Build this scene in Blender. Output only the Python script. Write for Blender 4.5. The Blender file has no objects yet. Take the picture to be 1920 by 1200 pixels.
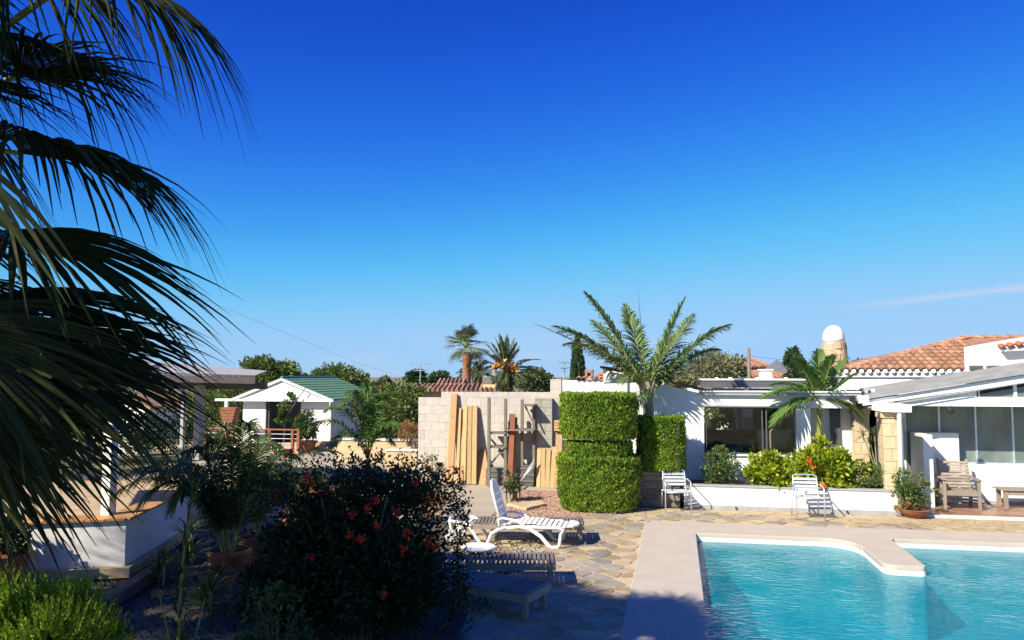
import bpy, bmesh, math, random
import numpy as np
from mathutils import Vector, Matrix

random.seed(7)
rng = np.random.default_rng(11)
PI = math.pi
R = math.radians
sc = bpy.context.scene
COL = sc.collection

# ------------------------------------------------------------------ camera
EYE = 2.9            # eye height above the pool deck
YAW = R(12)          # the deck, pool and houses run along X and Y; the view is turned 12 degrees to the left
FOC = 1450.0
PITCH = math.atan(105.0 / FOC)
cam = bpy.data.cameras.new('camera')
cam.sensor_width = 36.0
cam.lens = FOC / 1920.0 * 36.0
cam.clip_start = 0.1
cam.clip_end = 4000
camo = bpy.data.objects.new('camera', cam)
COL.objects.link(camo)
camo.location = (0, 0, EYE)
camo.rotation_euler = (PI / 2 + PITCH, 0, YAW)
sc.camera = camo

# ------------------------------------------------------------------ sky, sun, exposure
SUN_EL = R(38)
SUN_AZ = math.atan2(-0.616, -0.788)      # direction towards the sun, clockwise from +Y
W = bpy.data.worlds.new('World')
sc.world = W
W.use_nodes = True
wn, wl = W.node_tree.nodes, W.node_tree.links
wn.clear()
sky = wn.new('ShaderNodeTexSky')
sky.sky_type = 'NISHITA'
sky.sun_disc = False
sky.sun_elevation = SUN_EL
sky.sun_rotation = SUN_AZ % (2 * PI)
sky.altitude = 0
sky.air_density = 0.7
sky.dust_density = 0.3
sky.ozone_density = 2.0
EXPO = 0.86
_k = 10.0 / 2 ** EXPO
SKY_RESPONSE = ((3.11, 0.237 * _k, 2.5, 0.37 * _k), (4.79, 1.165 * _k, 2.2, 0.63 * _k), (6.77, 3.14 * _k, 1.7, 0.965 * _k))   # reference, value there, contrast, ceiling
bgn = wn.new('ShaderNodeBackground')
bgn.inputs['Strength'].default_value = 0.1
wo = wn.new('ShaderNodeOutputWorld')
# thin clouds: a faint streak of cirrus and a low bank of haze-white cloud above the horizon
tc = wn.new('ShaderNodeTexCoord')
sep = wn.new('ShaderNodeSeparateXYZ')
wl.new(tc.outputs['Generated'], sep.inputs[0])
def wmath(op, a, b=None, c=None):
    n = wn.new('ShaderNodeMath'); n.operation = op
    for i, x in enumerate((a, b, c)):
        if x is None: continue
        if isinstance(x, (int, float)): n.inputs[i].default_value = x
        else: wl.new(x, n.inputs[i])
    return n.outputs[0]
# the camera's vivid rendering of a clear sky: each channel gets its own contrast, the same in every direction
sepc = wn.new('ShaderNodeSeparateColor'); comb = wn.new('ShaderNodeCombineColor')
wl.new(sky.outputs[0], sepc.inputs[0])
for ch, (ref, val, pw, top) in enumerate(SKY_RESPONSE):
    x = wmath('MULTIPLY', wmath('POWER', wmath('MULTIPLY', sepc.outputs[ch], 1 / ref), pw), val)
    q = wmath('POWER', wmath('ADD', wmath('POWER', wmath('DIVIDE', x, top), 2.5), 1.0), 0.4)
    wl.new(wmath('DIVIDE', x, q), comb.inputs[ch])
mp = wn.new('ShaderNodeMapping'); mp.inputs['Scale'].default_value = (3.0, 3.0, 22.0)
wl.new(tc.outputs['Generated'], mp.inputs[0])
nz = wn.new('ShaderNodeTexNoise'); nz.inputs['Scale'].default_value = 1.3; nz.inputs['Detail'].default_value = 7
wl.new(mp.outputs[0], nz.inputs['Vector'])
mr = wn.new('ShaderNodeMapRange'); mr.interpolation_type = 'SMOOTHSTEP'
mr.inputs['From Min'].default_value = 0.47; mr.inputs['From Max'].default_value = 0.72
wl.new(nz.outputs[0], mr.inputs['Value'])
low = wn.new('ShaderNodeMapRange'); low.interpolation_type = 'SMOOTHSTEP'
low.inputs['From Min'].default_value = 0.075; low.inputs['From Max'].default_value = 0.02
low.inputs['To Min'].default_value = 0; low.inputs['To Max'].default_value = 0.55
wl.new(sep.outputs['Z'], low.inputs['Value'])
bank = wmath('MULTIPLY', mr.outputs[0], low.outputs[0])
# streak: a band in azimuth/elevation on the right
az = wmath('ARCTAN2', sep.outputs['X'], sep.outputs['Y'])
el = wmath('ARCSINE', sep.outputs['Z'])
nz2 = wn.new('ShaderNodeTexNoise'); nz2.inputs['Scale'].default_value = 26; nz2.inputs['Detail'].default_value = 5
mp2 = wn.new('ShaderNodeMapping'); mp2.inputs['Scale'].default_value = (0.5, 0.5, 3.5)
wl.new(tc.outputs['Generated'], mp2.inputs[0]); wl.new(mp2.outputs[0], nz2.inputs['Vector'])
line = wmath('SUBTRACT', el, wmath('MULTIPLY_ADD', az, 0.085, 0.0905 - 0.085 * 0.31))
line = wmath('ADD', line, wmath('MULTIPLY_ADD', nz2.outputs[0], 0.008, -0.004))
band = wmath('SUBTRACT', 1.0, wmath('MINIMUM', wmath('DIVIDE', wmath('ABSOLUTE', line), 0.0062), 1.0))
def smooth(x, a, b):
    n = wn.new('ShaderNodeMapRange'); n.interpolation_type = 'SMOOTHSTEP'
    n.inputs['From Min'].default_value = a; n.inputs['From Max'].default_value = b
    wl.new(x, n.inputs['Value']); return n.outputs[0]
streak = wmath('MULTIPLY', band, wmath('MULTIPLY', smooth(az, 0.15, 0.30), smooth(az, 0.46, 0.36)))
streak = wmath('MULTIPLY', streak, wmath('MULTIPLY_ADD', nz2.outputs[0], 1.3, 0.05))
cl = wmath('ADD', bank, streak)
mix = wn.new('ShaderNodeMixRGB')
mix.inputs['Color2'].default_value = (0.55 * _k, 0.66 * _k, 0.87 * _k, 1)
wl.new(cl, mix.inputs['Fac']); wl.new(comb.outputs[0], mix.inputs['Color1'])
wl.new(mix.outputs[0], bgn.inputs['Color'])
wl.new(bgn.outputs[0], wo.inputs['Surface'])

sun = bpy.data.lights.new('sun', 'SUN')
sun.energy = 4.8
sun.angle = R(0.53)
sun.color = (1.0, 0.91, 0.73)
suno = bpy.data.objects.new('sun', sun)
COL.objects.link(suno)
suno.location = (-20, -25, 30)
sd = Vector((0.616 * math.cos(SUN_EL), 0.788 * math.cos(SUN_EL), -math.sin(SUN_EL)))
suno.rotation_euler = sd.to_track_quat('-Z', 'Y').to_euler()
sc.view_settings.view_transform = 'Standard'
sc.view_settings.look = 'None'
sc.view_settings.gamma = 1
sc.view_settings.use_curve_mapping = False
sc.view_settings.exposure = EXPO
sc.cycles.max_bounces = 8
sc.cycles.transparent_max_bounces = 12

# ------------------------------------------------------------------ surveying: from a sighting in the photo to a place on the site
ca, sa = math.cos(YAW), math.sin(YAW)
def ray(px, py):
    a = (px - 960) / FOC; b = (600 - py) / FOC
    y = math.cos(PITCH) - b * math.sin(PITCH); z = math.sin(PITCH) + b * math.cos(PITCH)
    return Vector((a * ca - y * sa, a * sa + y * ca, z)), y
def G(px, py, z=0.0):
    d, _ = ray(px, py); t = (z - EYE) / d.z
    return Vector((d.x * t, d.y * t, z))
def P(px, py, depth):
    d, y = ray(px, py); t = depth / y
    return Vector((d.x * t, d.y * t, EYE + d.z * t))
def V(px, py, v):
    d, _ = ray(px, py); t = v / d.y
    return Vector((d.x * t, v, EYE + d.z * t))

# ------------------------------------------------------------------ materials
MATS = {}
def M(name, c, c2=None, rough=0.6, var=0.12, scale=6.0, detail=5, bump=0.0, bscale=60.0, objrand=0.0, island=0.0,
      trans=0.0, metal=0.0, spec=0.5, stain=0.0, stain_c=(0.2, 0.18, 0.15), stretch=None):
    m = bpy.data.materials.new(name); m.use_nodes = True
    n, l = m.node_tree.nodes, m.node_tree.links
    b = n['Principled BSDF']; out = n['Material Output']
    t = n.new('ShaderNodeTexCoord')
    vec = t.outputs['Object']
    if stretch:
        mpn = n.new('ShaderNodeMapping'); mpn.inputs['Scale'].default_value = stretch
        l.new(vec, mpn.inputs[0]); vec = mpn.outputs[0]
    nt = n.new('ShaderNodeTexNoise'); nt.inputs['Scale'].default_value = scale; nt.inputs['Detail'].default_value = detail
    l.new(vec, nt.inputs['Vector'])
    rp = n.new('ShaderNodeValToRGB')
    if c2 is None: c0 = [x * (1 - var) for x in c]; c1 = [min(1, x * (1 + var)) for x in c]
    else: c0, c1 = c, c2
    rp.color_ramp.elements[0].color = (*c0, 1); rp.color_ramp.elements[0].position = 0.3
    rp.color_ramp.elements[1].color = (*c1, 1); rp.color_ramp.elements[1].position = 0.7
    l.new(nt.outputs[0], rp.inputs[0])
    col = rp.outputs[0]
    def vary(src, amt):
        nonlocal col
        mr = n.new('ShaderNodeMapRange'); mr.inputs['To Min'].default_value = 1 - amt; mr.inputs['To Max'].default_value = 1 + amt
        l.new(src, mr.inputs['Value'])
        mx = n.new('ShaderNodeMixRGB'); mx.blend_type = 'MULTIPLY'; mx.inputs['Fac'].default_value = 1
        l.new(col, mx.inputs['Color1']); l.new(mr.outputs[0], mx.inputs['Color2']); col = mx.outputs[0]
    def hue(src, amt):
        nonlocal col
        h = n.new('ShaderNodeHueSaturation')
        mr = n.new('ShaderNodeMapRange'); mr.inputs['To Min'].default_value = 0.5 - amt; mr.inputs['To Max'].default_value = 0.5 + amt
        l.new(src, mr.inputs['Value']); l.new(mr.outputs[0], h.inputs['Hue']); l.new(col, h.inputs['Color']); col = h.outputs[0]
    if objrand:
        oi = n.new('ShaderNodeObjectInfo'); vary(oi.outputs['Random'], objrand)
    if island:
        ge = n.new('ShaderNodeNewGeometry'); vary(ge.outputs['Random Per Island'], island)
        hue(ge.outputs['Random Per Island'], 0.02)
    if stain:
        s2 = n.new('ShaderNodeTexNoise'); s2.inputs['Scale'].default_value = 1.7; s2.inputs['Detail'].default_value = 8
        s2.inputs['Roughness'].default_value = 0.7
        mps = n.new('ShaderNodeMapping'); mps.inputs['Scale'].default_value = (1.6, 1.6, 0.7)
        l.new(t.outputs['Object'], mps.inputs[0]); l.new(mps.outputs[0], s2.inputs['Vector'])
        r2 = n.new('ShaderNodeMapRange'); r2.inputs['From Min'].default_value = 0.5; r2.inputs['From Max'].default_value = 0.75
        r2.inputs['To Max'].default_value = stain
        l.new(s2.outputs[0], r2.inputs['Value'])
        mx = n.new('ShaderNodeMixRGB'); mx.inputs['Color2'].default_value = (*stain_c, 1)
        l.new(r2.outputs[0], mx.inputs['Fac']); l.new(col, mx.inputs['Color1']); col = mx.outputs[0]
    l.new(col, b.inputs['Base Color'])
    b.inputs['Roughness'].default_value = rough
    b.inputs['Metallic'].default_value = metal
    b.inputs['Specular IOR Level'].default_value = spec
    if bump:
        bt = n.new('ShaderNodeTexNoise'); bt.inputs['Scale'].default_value = bscale; bt.inputs['Detail'].default_value = 4
        l.new(vec, bt.inputs['Vector'])
        bp = n.new('ShaderNodeBump'); bp.inputs['Strength'].default_value = bump; bp.inputs['Distance'].default_value = 0.02
        l.new(bt.outputs[0], bp.inputs['Height']); l.new(bp.outputs[0], b.inputs['Normal'])
    if trans:
        tr = n.new('ShaderNodeBsdfTranslucent'); l.new(col, tr.inputs['Color'])
        ms = n.new('ShaderNodeMixShader'); ms.inputs[0].default_value = trans
        l.new(b.outputs[0], ms.inputs[1]); l.new(tr.outputs[0], ms.inputs[2]); l.new(ms.outputs[0], out.inputs['Surface'])
    MATS[name] = m
    return m

stucco = M('white_stucco', (0.74, 0.73, 0.71), rough=0.85, var=0.03, scale=3, bump=0.15, bscale=90, stain=0.28, stain_c=(0.52, 0.48, 0.42))
white_paint = M('white_paint', (0.80, 0.80, 0.79), rough=0.5, var=0.03, scale=4)
offwhite = M('aged_white', (0.62, 0.61, 0.58), rough=0.8, var=0.08, scale=3, stain=0.2)
grey_cap = M('grey_capping', (0.33, 0.33, 0.33), rough=0.75, var=0.12, bump=0.2)
grey_dark = M('dark_grey_metal', (0.085, 0.088, 0.095), rough=0.5, var=0.1)
grey_roof = M('grey_sheet_roof', (0.27, 0.27, 0.275), rough=0.6, var=0.15, scale=3)
black = M('black_metal', (0.02, 0.02, 0.022), rough=0.45)
blockm = M('concrete_block', (0.50, 0.46, 0.415), rough=0.95, var=0.1, scale=9, bump=0.5, bscale=120, objrand=0.06, stain=0.2, stain_c=(0.3, 0.28, 0.25))
block_shaded = M('shaded_concrete_block', (0.33, 0.315, 0.285), rough=0.95, var=0.1, scale=9, bump=0.5, bscale=120, objrand=0.12)  # block colour darkened to carry the pier's shade
mortar = M('mortar', (0.41, 0.37, 0.32), rough=0.95, var=0.1, bump=0.3)
tanstone = M('sandstone_block', (0.56, 0.45, 0.29), rough=0.9, var=0.1, scale=7, bump=0.3, bscale=80, objrand=0.07)
fieldstone = M('field_stone', (0.46, 0.345, 0.22), rough=0.95, var=0.2, scale=5, bump=0.5, bscale=40, objrand=0.25)
darkstone = M('rough_dark_stone', (0.19, 0.165, 0.14), rough=0.95, var=0.2, scale=5, bump=0.5, bscale=40, objrand=0.3)
edging = M('brown_edging_stone', (0.17, 0.12, 0.075), rough=0.95, var=0.2, bump=0.4)
ochre = M('ochre_render', (0.52, 0.40, 0.24), rough=0.9, var=0.15, scale=3, bump=0.3, stain=0.4, stain_c=(0.55, 0.5, 0.42))
flag = M('flagstone', (0.31, 0.225, 0.125), (0.43, 0.35, 0.235), rough=0.8, scale=3.5, bump=0.35, bscale=30, objrand=0.25)
flag2 = M('grey_flagstone', (0.235, 0.205, 0.175), (0.36, 0.32, 0.255), rough=0.8, scale=3.5, bump=0.35, bscale=30, objrand=0.28)
grout = M('sandy_grout', (0.48, 0.37, 0.245), rough=0.95, var=0.1, scale=10, bump=0.3)
coping = M('pale_coping_stone', (0.455, 0.395, 0.335), rough=0.8, var=0.05, scale=2.5, bump=0.12, bscale=70, stain=0.4, stain_c=(0.38, 0.32, 0.26))
copface = M('white_pool_edge', (0.74, 0.72, 0.68), rough=0.6, var=0.04)
concrete = M('pale_concrete', (0.37, 0.315, 0.25), rough=0.9, var=0.1, scale=1.2, bump=0.2, stain=0.25, stain_c=(0.3, 0.25, 0.2))
pinkgravel = M('pink_gravel', (0.40, 0.25, 0.185), rough=0.95, var=0.2, scale=30, bump=0.5, island=0.35)
darkgravel = M('bed_gravel', (0.075, 0.065, 0.055), rough=0.95, var=0.25, scale=25, bump=0.8, bscale=50, island=0.4)
soil = M('soil', (0.09, 0.065, 0.045), rough=1, var=0.3, scale=10, bump=0.5)
earth = M('dry_earth', (0.24, 0.19, 0.12), (0.12, 0.13, 0.06), rough=1, scale=0.35, bump=0.4)
terracotta = M('terracotta', (0.24, 0.085, 0.042), rough=0.75, var=0.15, scale=6, bump=0.2)
tile_or = M('clay_roof_tile', (0.27, 0.12, 0.072), (0.36, 0.20, 0.13), rough=0.85, scale=4, bump=0.3, objrand=0.32, stain=0.45, stain_c=(0.3, 0.22, 0.16))
tile_red = M('red_roof_tile', (0.42, 0.10, 0.05), rough=0.8, var=0.15, objrand=0.2)
copingtile = M('orange_coping_tile', (0.44, 0.22, 0.08), rough=0.6, var=0.15, scale=5, bump=0.1, objrand=0.18)
greentile = M('green_roof_tile', (0.085, 0.175, 0.12), rough=0.5, var=0.12, scale=3, objrand=0.1)
browntile = M('brown_floor_tile', (0.24, 0.125, 0.075), (0.33, 0.20, 0.13), rough=0.4, scale=2.5, objrand=0.2)
timber = M('new_timber', (0.46, 0.31, 0.14), rough=0.7, var=0.18, scale=2.2, stretch=(18, 18, 1.2), objrand=0.2)
timber2 = M('red_timber', (0.38, 0.22, 0.10), rough=0.7, var=0.2, scale=2.2, stretch=(18, 18, 1.2), objrand=0.2)
tanboard = M('tan_board', (0.42, 0.32, 0.23), rough=0.8, var=0.12)
oldwood = M('weathered_teak', (0.275, 0.225, 0.18), rough=0.85, var=0.2, scale=3, stretch=(3, 14, 14), objrand=0.18, bump=0.2)
greywood = M('grey_weathered_wood', (0.17, 0.155, 0.15), rough=0.85, var=0.2, scale=3, stretch=(3, 14, 14), objrand=0.2, bump=0.2)
postwood = M('grey_post_wood', (0.17, 0.145, 0.12), rough=0.85, var=0.2, scale=3, stretch=(14, 14, 2))
redwood = M('red_brown_wood', (0.24, 0.085, 0.04), rough=0.6, var=0.2, scale=3)
plastic = M('white_plastic', (0.82, 0.81, 0.79), rough=0.35, var=0.02)
alu = M('aluminium', (0.66, 0.68, 0.71), rough=0.38, metal=0.65, var=0.04)
slatalu = M('pale_metal_slat', (0.58, 0.61, 0.66), rough=0.45, metal=0.3, var=0.04)
rubber = M('grey_wheel', (0.5, 0.49, 0.47), rough=0.6)
fabric = M('beige_fabric', (0.42, 0.32, 0.24), rough=0.95, bump=0.2)
darkfabric = M('dark_fabric', (0.03, 0.03, 0.032), rough=0.9)
yellowcloth = M('yellow_cloth', (0.6, 0.45, 0.1), rough=0.8)
panelwood = M('brown_panel', (0.13, 0.065, 0.03), rough=0.6, var=0.2, stretch=(1, 1, 8))
roomgrey = M('room_wall', (0.60, 0.63, 0.60), rough=0.9)
roomfloor = M('room_floor', (0.2, 0.17, 0.14), rough=0.4)
bark = M('bark', (0.16, 0.115, 0.08), rough=0.95, var=0.3, scale=12, bump=0.8, bscale=25)
palmbark = M('fibrous_palm_trunk', (0.25, 0.12, 0.07), rough=0.95, var=0.3, scale=10, bump=0.8, bscale=20)
greystem = M('green_grey_palm_stem', (0.27, 0.25, 0.14), rough=0.8, var=0.25, scale=6)
greenstem = M('green_palm_stem', (0.23, 0.26, 0.06), rough=0.6, var=0.2)
hosepale = M('pale_pipe', (0.40, 0.41, 0.42), rough=0.5)
wire = M('cable', (0.25, 0.25, 0.27), rough=0.6)
L = {}
def leafmat(name, a, b, trans=0.3, island=0.4, rough=0.5, scale=1.2, spec=0.35):
    L[name] = M(name, a, b, rough=rough, scale=scale, island=island, trans=trans, spec=spec)
    return L[name]
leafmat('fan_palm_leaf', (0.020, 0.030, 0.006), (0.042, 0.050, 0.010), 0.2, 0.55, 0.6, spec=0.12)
leafmat('sunlit_palm_leaf', (0.16, 0.15, 0.03), (0.30, 0.24, 0.07), 0.4)  # yellow-green tone stands in for sunlight on palm blades
leafmat('queen_palm_leaf', (0.09, 0.165, 0.045), (0.17, 0.23, 0.06), 0.3, 0.45)
leafmat('pink_dry_leaf', (0.42, 0.27, 0.21), (0.38, 0.25, 0.15), 0.3)
leafmat('young_palm_leaf', (0.08, 0.17, 0.035), (0.13, 0.22, 0.05), 0.35, 0.35)
leafmat('feather_palm_leaf', (0.05, 0.095, 0.022), (0.10, 0.125, 0.03), 0.3, 0.4)
leafmat('cypress_hedge_leaf', (0.125, 0.225, 0.02), (0.26, 0.35, 0.035), 0.3, 0.65, 0.6)
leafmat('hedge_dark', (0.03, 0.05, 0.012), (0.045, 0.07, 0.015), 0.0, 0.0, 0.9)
leafmat('bright_conifer_leaf', (0.19, 0.31, 0.02), (0.32, 0.41, 0.03), 0.35, 0.4, 0.6)
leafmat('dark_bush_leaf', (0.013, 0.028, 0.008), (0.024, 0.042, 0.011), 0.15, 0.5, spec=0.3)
leafmat('orange_leaf', (0.30, 0.10, 0.025), (0.42, 0.22, 0.07), 0.35)
leafmat('yellow_shrub_leaf', (0.14, 0.27, 0.018), (0.40, 0.40, 0.025), 0.35, 0.5, scale=4)
leafmat('green_shrub_leaf', (0.065, 0.12, 0.03), (0.13, 0.18, 0.05), 0.25, 0.45)
leafmat('tree_leaf', (0.07, 0.115, 0.025), (0.14, 0.18, 0.04), 0.25, 0.5)
leafmat('far_tree_leaf', (0.07, 0.11, 0.045), (0.12, 0.155, 0.065), 0.25, 0.5)
leafmat('olive_leaf', (0.15, 0.165, 0.08), (0.23, 0.235, 0.13), 0.2, 0.4)
leafmat('cypress_tree_leaf', (0.032, 0.07, 0.028), (0.055, 0.10, 0.04), 0.15, 0.45)
leafmat('date_palm_leaf', (0.035, 0.065, 0.02), (0.06, 0.09, 0.03), 0.25, 0.45)
leafmat('pale_fan_palm_leaf', (0.12, 0.165, 0.08), (0.21, 0.235, 0.14), 0.3, 0.45)
leafmat('strap_leaf', (0.09, 0.125, 0.045), (0.17, 0.18, 0.09), 0.25, 0.4)
leafmat('brown_bush_leaf', (0.28, 0.13, 0.05), (0.34, 0.2, 0.08), 0.2, 0.4)
leafmat('red_flower', (0.55, 0.03, 0.012), (0.62, 0.06, 0.02), 0.3, 0.3)
leafmat('orange_flower', (0.75, 0.12, 0.02), (0.8, 0.2, 0.03), 0.3, 0.2)
leafmat('white_flower', (0.75, 0.75, 0.72), (0.8, 0.8, 0.8), 0.3, 0.1)
leafmat('date_fruit', (0.55, 0.24, 0.05), (0.6, 0.3, 0.08), 0.1, 0.3)

def glass_mat(name, tint, refl=0.6, haze=0.0, hazec=(0.3, 0.35, 0.33)):
    m = bpy.data.materials.new(name); m.use_nodes = True
    n, l = m.node_tree.nodes, m.node_tree.links
    n.clear()
    out = n.new('ShaderNodeOutputMaterial')
    tr = n.new('ShaderNodeBsdfTransparent'); tr.inputs[0].default_value = (*tint, 1)
    gl = n.new('ShaderNodeBsdfGlossy'); gl.inputs['Roughness'].default_value = 0.02
    nzz = n.new('ShaderNodeTexNoise'); nzz.inputs['Scale'].default_value = 1.5
    df = n.new('ShaderNodeBsdfDiffuse'); df.inputs[0].default_value = (*hazec, 1)
    m0 = n.new('ShaderNodeMixShader')
    mu = n.new('ShaderNodeMath'); mu.operation = 'MULTIPLY'; mu.inputs[1].default_value = haze * 2
    l.new(nzz.outputs[0], mu.inputs[0]); l.new(mu.outputs[0], m0.inputs[0])
    l.new(tr.outputs[0], m0.inputs[1]); l.new(df.outputs[0], m0.inputs[2])
    fr = n.new('ShaderNodeFresnel'); fr.inputs[0].default_value = 1.5
    m1 = n.new('ShaderNodeMath'); m1.operation = 'MULTIPLY'; m1.inputs[1].default_value = 1 + refl
    l.new(fr.outputs[0], m1.inputs[0])
    mx = n.new('ShaderNodeMixShader')
    l.new(m1.outputs[0], mx.inputs[0]); l.new(m0.outputs[0], mx.inputs[1]); l.new(gl.outputs[0], mx.inputs[2])
    l.new(mx.outputs[0], out.inputs['Surface'])
    return m
glass = glass_mat('window_glass', (0.85, 0.88, 0.86), 0.0)
tinted = glass_mat('tinted_glass', (0.52, 0.60, 0.56), 0.3, 0.32, (0.46, 0.55, 0.52))

# ------------------------------------------------------------------ object helpers
def tag(o, label=None, cat=None, group=None, kind=None):
    if label: o['label'] = label
    if cat: o['category'] = cat
    if group: o['group'] = group
    if kind: o['kind'] = kind
    return o
def thing(name, label, cat, loc=(0, 0, 0), group=None, rz=0.0):
    o = bpy.data.objects.new(name, None)
    o.empty_display_size = 0.2
    COL.objects.link(o); o.location = loc; o.rotation_euler = (0, 0, rz)
    return tag(o, label, cat, group)
def origin(o):
    p = Vector((0, 0, 0))
    while o is not None:
        p += o.location; o = o.parent
    return p
def link(name, me, mat, parent=None, kind=None, label=None, local=False):
    """A mesh in site coordinates becomes one object; its origin is its thing's base."""
    o = bpy.data.objects.new(name, me); COL.objects.link(o)
    if mat is not None:
        me.materials.clear() if not me.users > 1 else None
        if len(me.materials) == 0: me.materials.append(mat)
    if parent is not None:
        o.parent = parent
        if not local:
            me.transform(Matrix.Translation(-origin(parent)))
    elif not local and len(me.vertices):
        co = np.empty(len(me.vertices) * 3); me.vertices.foreach_get('co', co); co = co.reshape(-1, 3)
        c = Vector((co[:, 0].mean(), co[:, 1].mean(), co[:, 2].min()))
        me.transform(Matrix.Translation(-c)); o.location = c
    if kind: o['kind'] = kind
    if label: o['label'] = label
    return o
def dup(root, loc, rz, label=None):
    r = root.copy(); COL.objects.link(r); r.location = loc; r.rotation_euler = (0, 0, rz)
    if label: r['label'] = label
    for ch in list(root.children):
        c = ch.copy(); COL.objects.link(c); c.parent = r
        for g in list(ch.children):
            d = g.copy(); COL.objects.link(d); d.parent = c
    return r

class MB:
    def __init__(s, mtx=None): s.v = []; s.f = []; s.m = mtx
    def add(s, vs, fs):
        k = len(s.v)
        s.v.extend([tuple(s.m @ Vector(p)) for p in vs] if s.m else [tuple(p) for p in vs])
        s.f.extend([tuple(i + k for i in f) for f in fs]); return s
    def box(s, x0, x1, y0, y1, z0, z1):
        return s.add([(x0, y0, z0), (x1, y0, z0), (x1, y1, z0), (x0, y1, z0), (x0, y0, z1), (x1, y0, z1), (x1, y1, z1), (x0, y1, z1)],
              [(3, 2, 1, 0), (4, 5, 6, 7), (0, 1, 5, 4), (1, 2, 6, 5), (2, 3, 7, 6), (3, 0, 4, 7)])
    def bar(s, a, b, w, h, up=(0, 0, 1)):
        a, b, up = Vector(a), Vector(b), Vector(up)
        d = (b - a).normalized(); sd_ = d.cross(up)
        if sd_.length < 1e-4: sd_ = d.cross(Vector((1, 0, 0)))
        sd_.normalize(); u = sd_.cross(d)
        vs = []
        for p in (a, b):
            for i, j in ((-1, -1), (1, -1), (1, 1), (-1, 1)): vs.append(p + sd_ * (i * w / 2) + u * (j * h / 2))
        return s.add(vs, [(0, 1, 2, 3), (7, 6, 5, 4), (0, 4, 5, 1), (1, 5, 6, 2), (2, 6, 7, 3), (3, 7, 4, 0)])
    def prism(s, poly, z0, z1):
        n = len(poly)
        vs = [(p[0], p[1], z0) for p in poly] + [(p[0], p[1], z1) for p in poly]
        return s.add(vs, [tuple(reversed(range(n))), tuple(range(n, 2 * n))] + [(i, (i + 1) % n, n + (i + 1) % n, n + i) for i in range(n)])
    def prism_y(s, poly, y0, y1):
        """outline in x,z pushed along y"""
        n = len(poly)
        vs = [(p[0], y0, p[1]) for p in poly] + [(p[0], y1, p[1]) for p in poly]
        return s.add(vs, [tuple(range(n)), tuple(reversed(range(n, 2 * n)))] + [(i, n + i, n + (i + 1) % n, (i + 1) % n) for i in range(n)])
    def tube(s, pts, r, n=8, cap=True):
        pts = [Vector(p) for p in pts]; k = len(pts)
        rs = r if isinstance(r, (list, tuple)) else [r] * k
        vs = []; prev = None
        for i, p in enumerate(pts):
            d = (pts[min(i + 1, k - 1)] - pts[max(i - 1, 0)]).normalized()
            a = prev if prev is not None else (Vector((0, 0, 1)) if abs(d.z) < 0.9 else Vector((1, 0, 0)))
            sd_ = d.cross(a)
            if sd_.length < 1e-5: sd_ = d.cross(Vector((0, 1, 0)))
            sd_.normalize(); u = sd_.cross(d); prev = u
            for j in range(n):
                q = 2 * PI * j / n
                vs.append(p + (sd_ * math.cos(q) + u * math.sin(q)) * rs[i])
        fs = []
        for i in range(k - 1):
            for j in range(n):
                fs.append((i * n + j, i * n + (j + 1) % n, (i + 1) * n + (j + 1) % n, (i + 1) * n + j))
        if cap: fs += [tuple(reversed(range(n))), tuple(range((k - 1) * n, k * n))]
        return s.add(vs, fs)
    def lathe(s, prof, c, n=20):
        vs = []; fs = []
        for r, z in prof:
            for j in range(n):
                q = 2 * PI * j / n; vs.append((c[0] + r * math.cos(q), c[1] + r * math.sin(q), c[2] + z))
        for i in range(len(prof) - 1):
            for j in range(n): fs.append((i * n + j, i * n + (j + 1) % n, (i + 1) * n + (j + 1) % n, (i + 1) * n + j))
        fs += [tuple(reversed(range(n))), tuple(range((len(prof) - 1) * n, len(prof) * n))]
        return s.add(vs, fs)
    def strip(s, left, right):
        k = len(left); vs = list(left) + list(right)
        return s.add(vs, [(i, i + 1, k + i + 1, k + i) for i in range(k - 1)])
    def mesh(s, name, smooth=False):
        me = bpy.data.meshes.new(name); me.from_pydata(s.v, [], s.f)
        if smooth: me.polygons.foreach_set('use_smooth', [True] * len(me.polygons))
        me.update(); return me
    def build(s, name, mat, parent=None, bevel=0.0, smooth=False, kind=None, label=None, local=False):
        o = link(name, s.mesh(name, smooth), mat, parent, kind, label, local)
        if bevel:
            b = o.modifiers.new('bevel', 'BEVEL'); b.width = bevel; b.segments = 2; b.limit_method = 'ANGLE'
        return o

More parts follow.
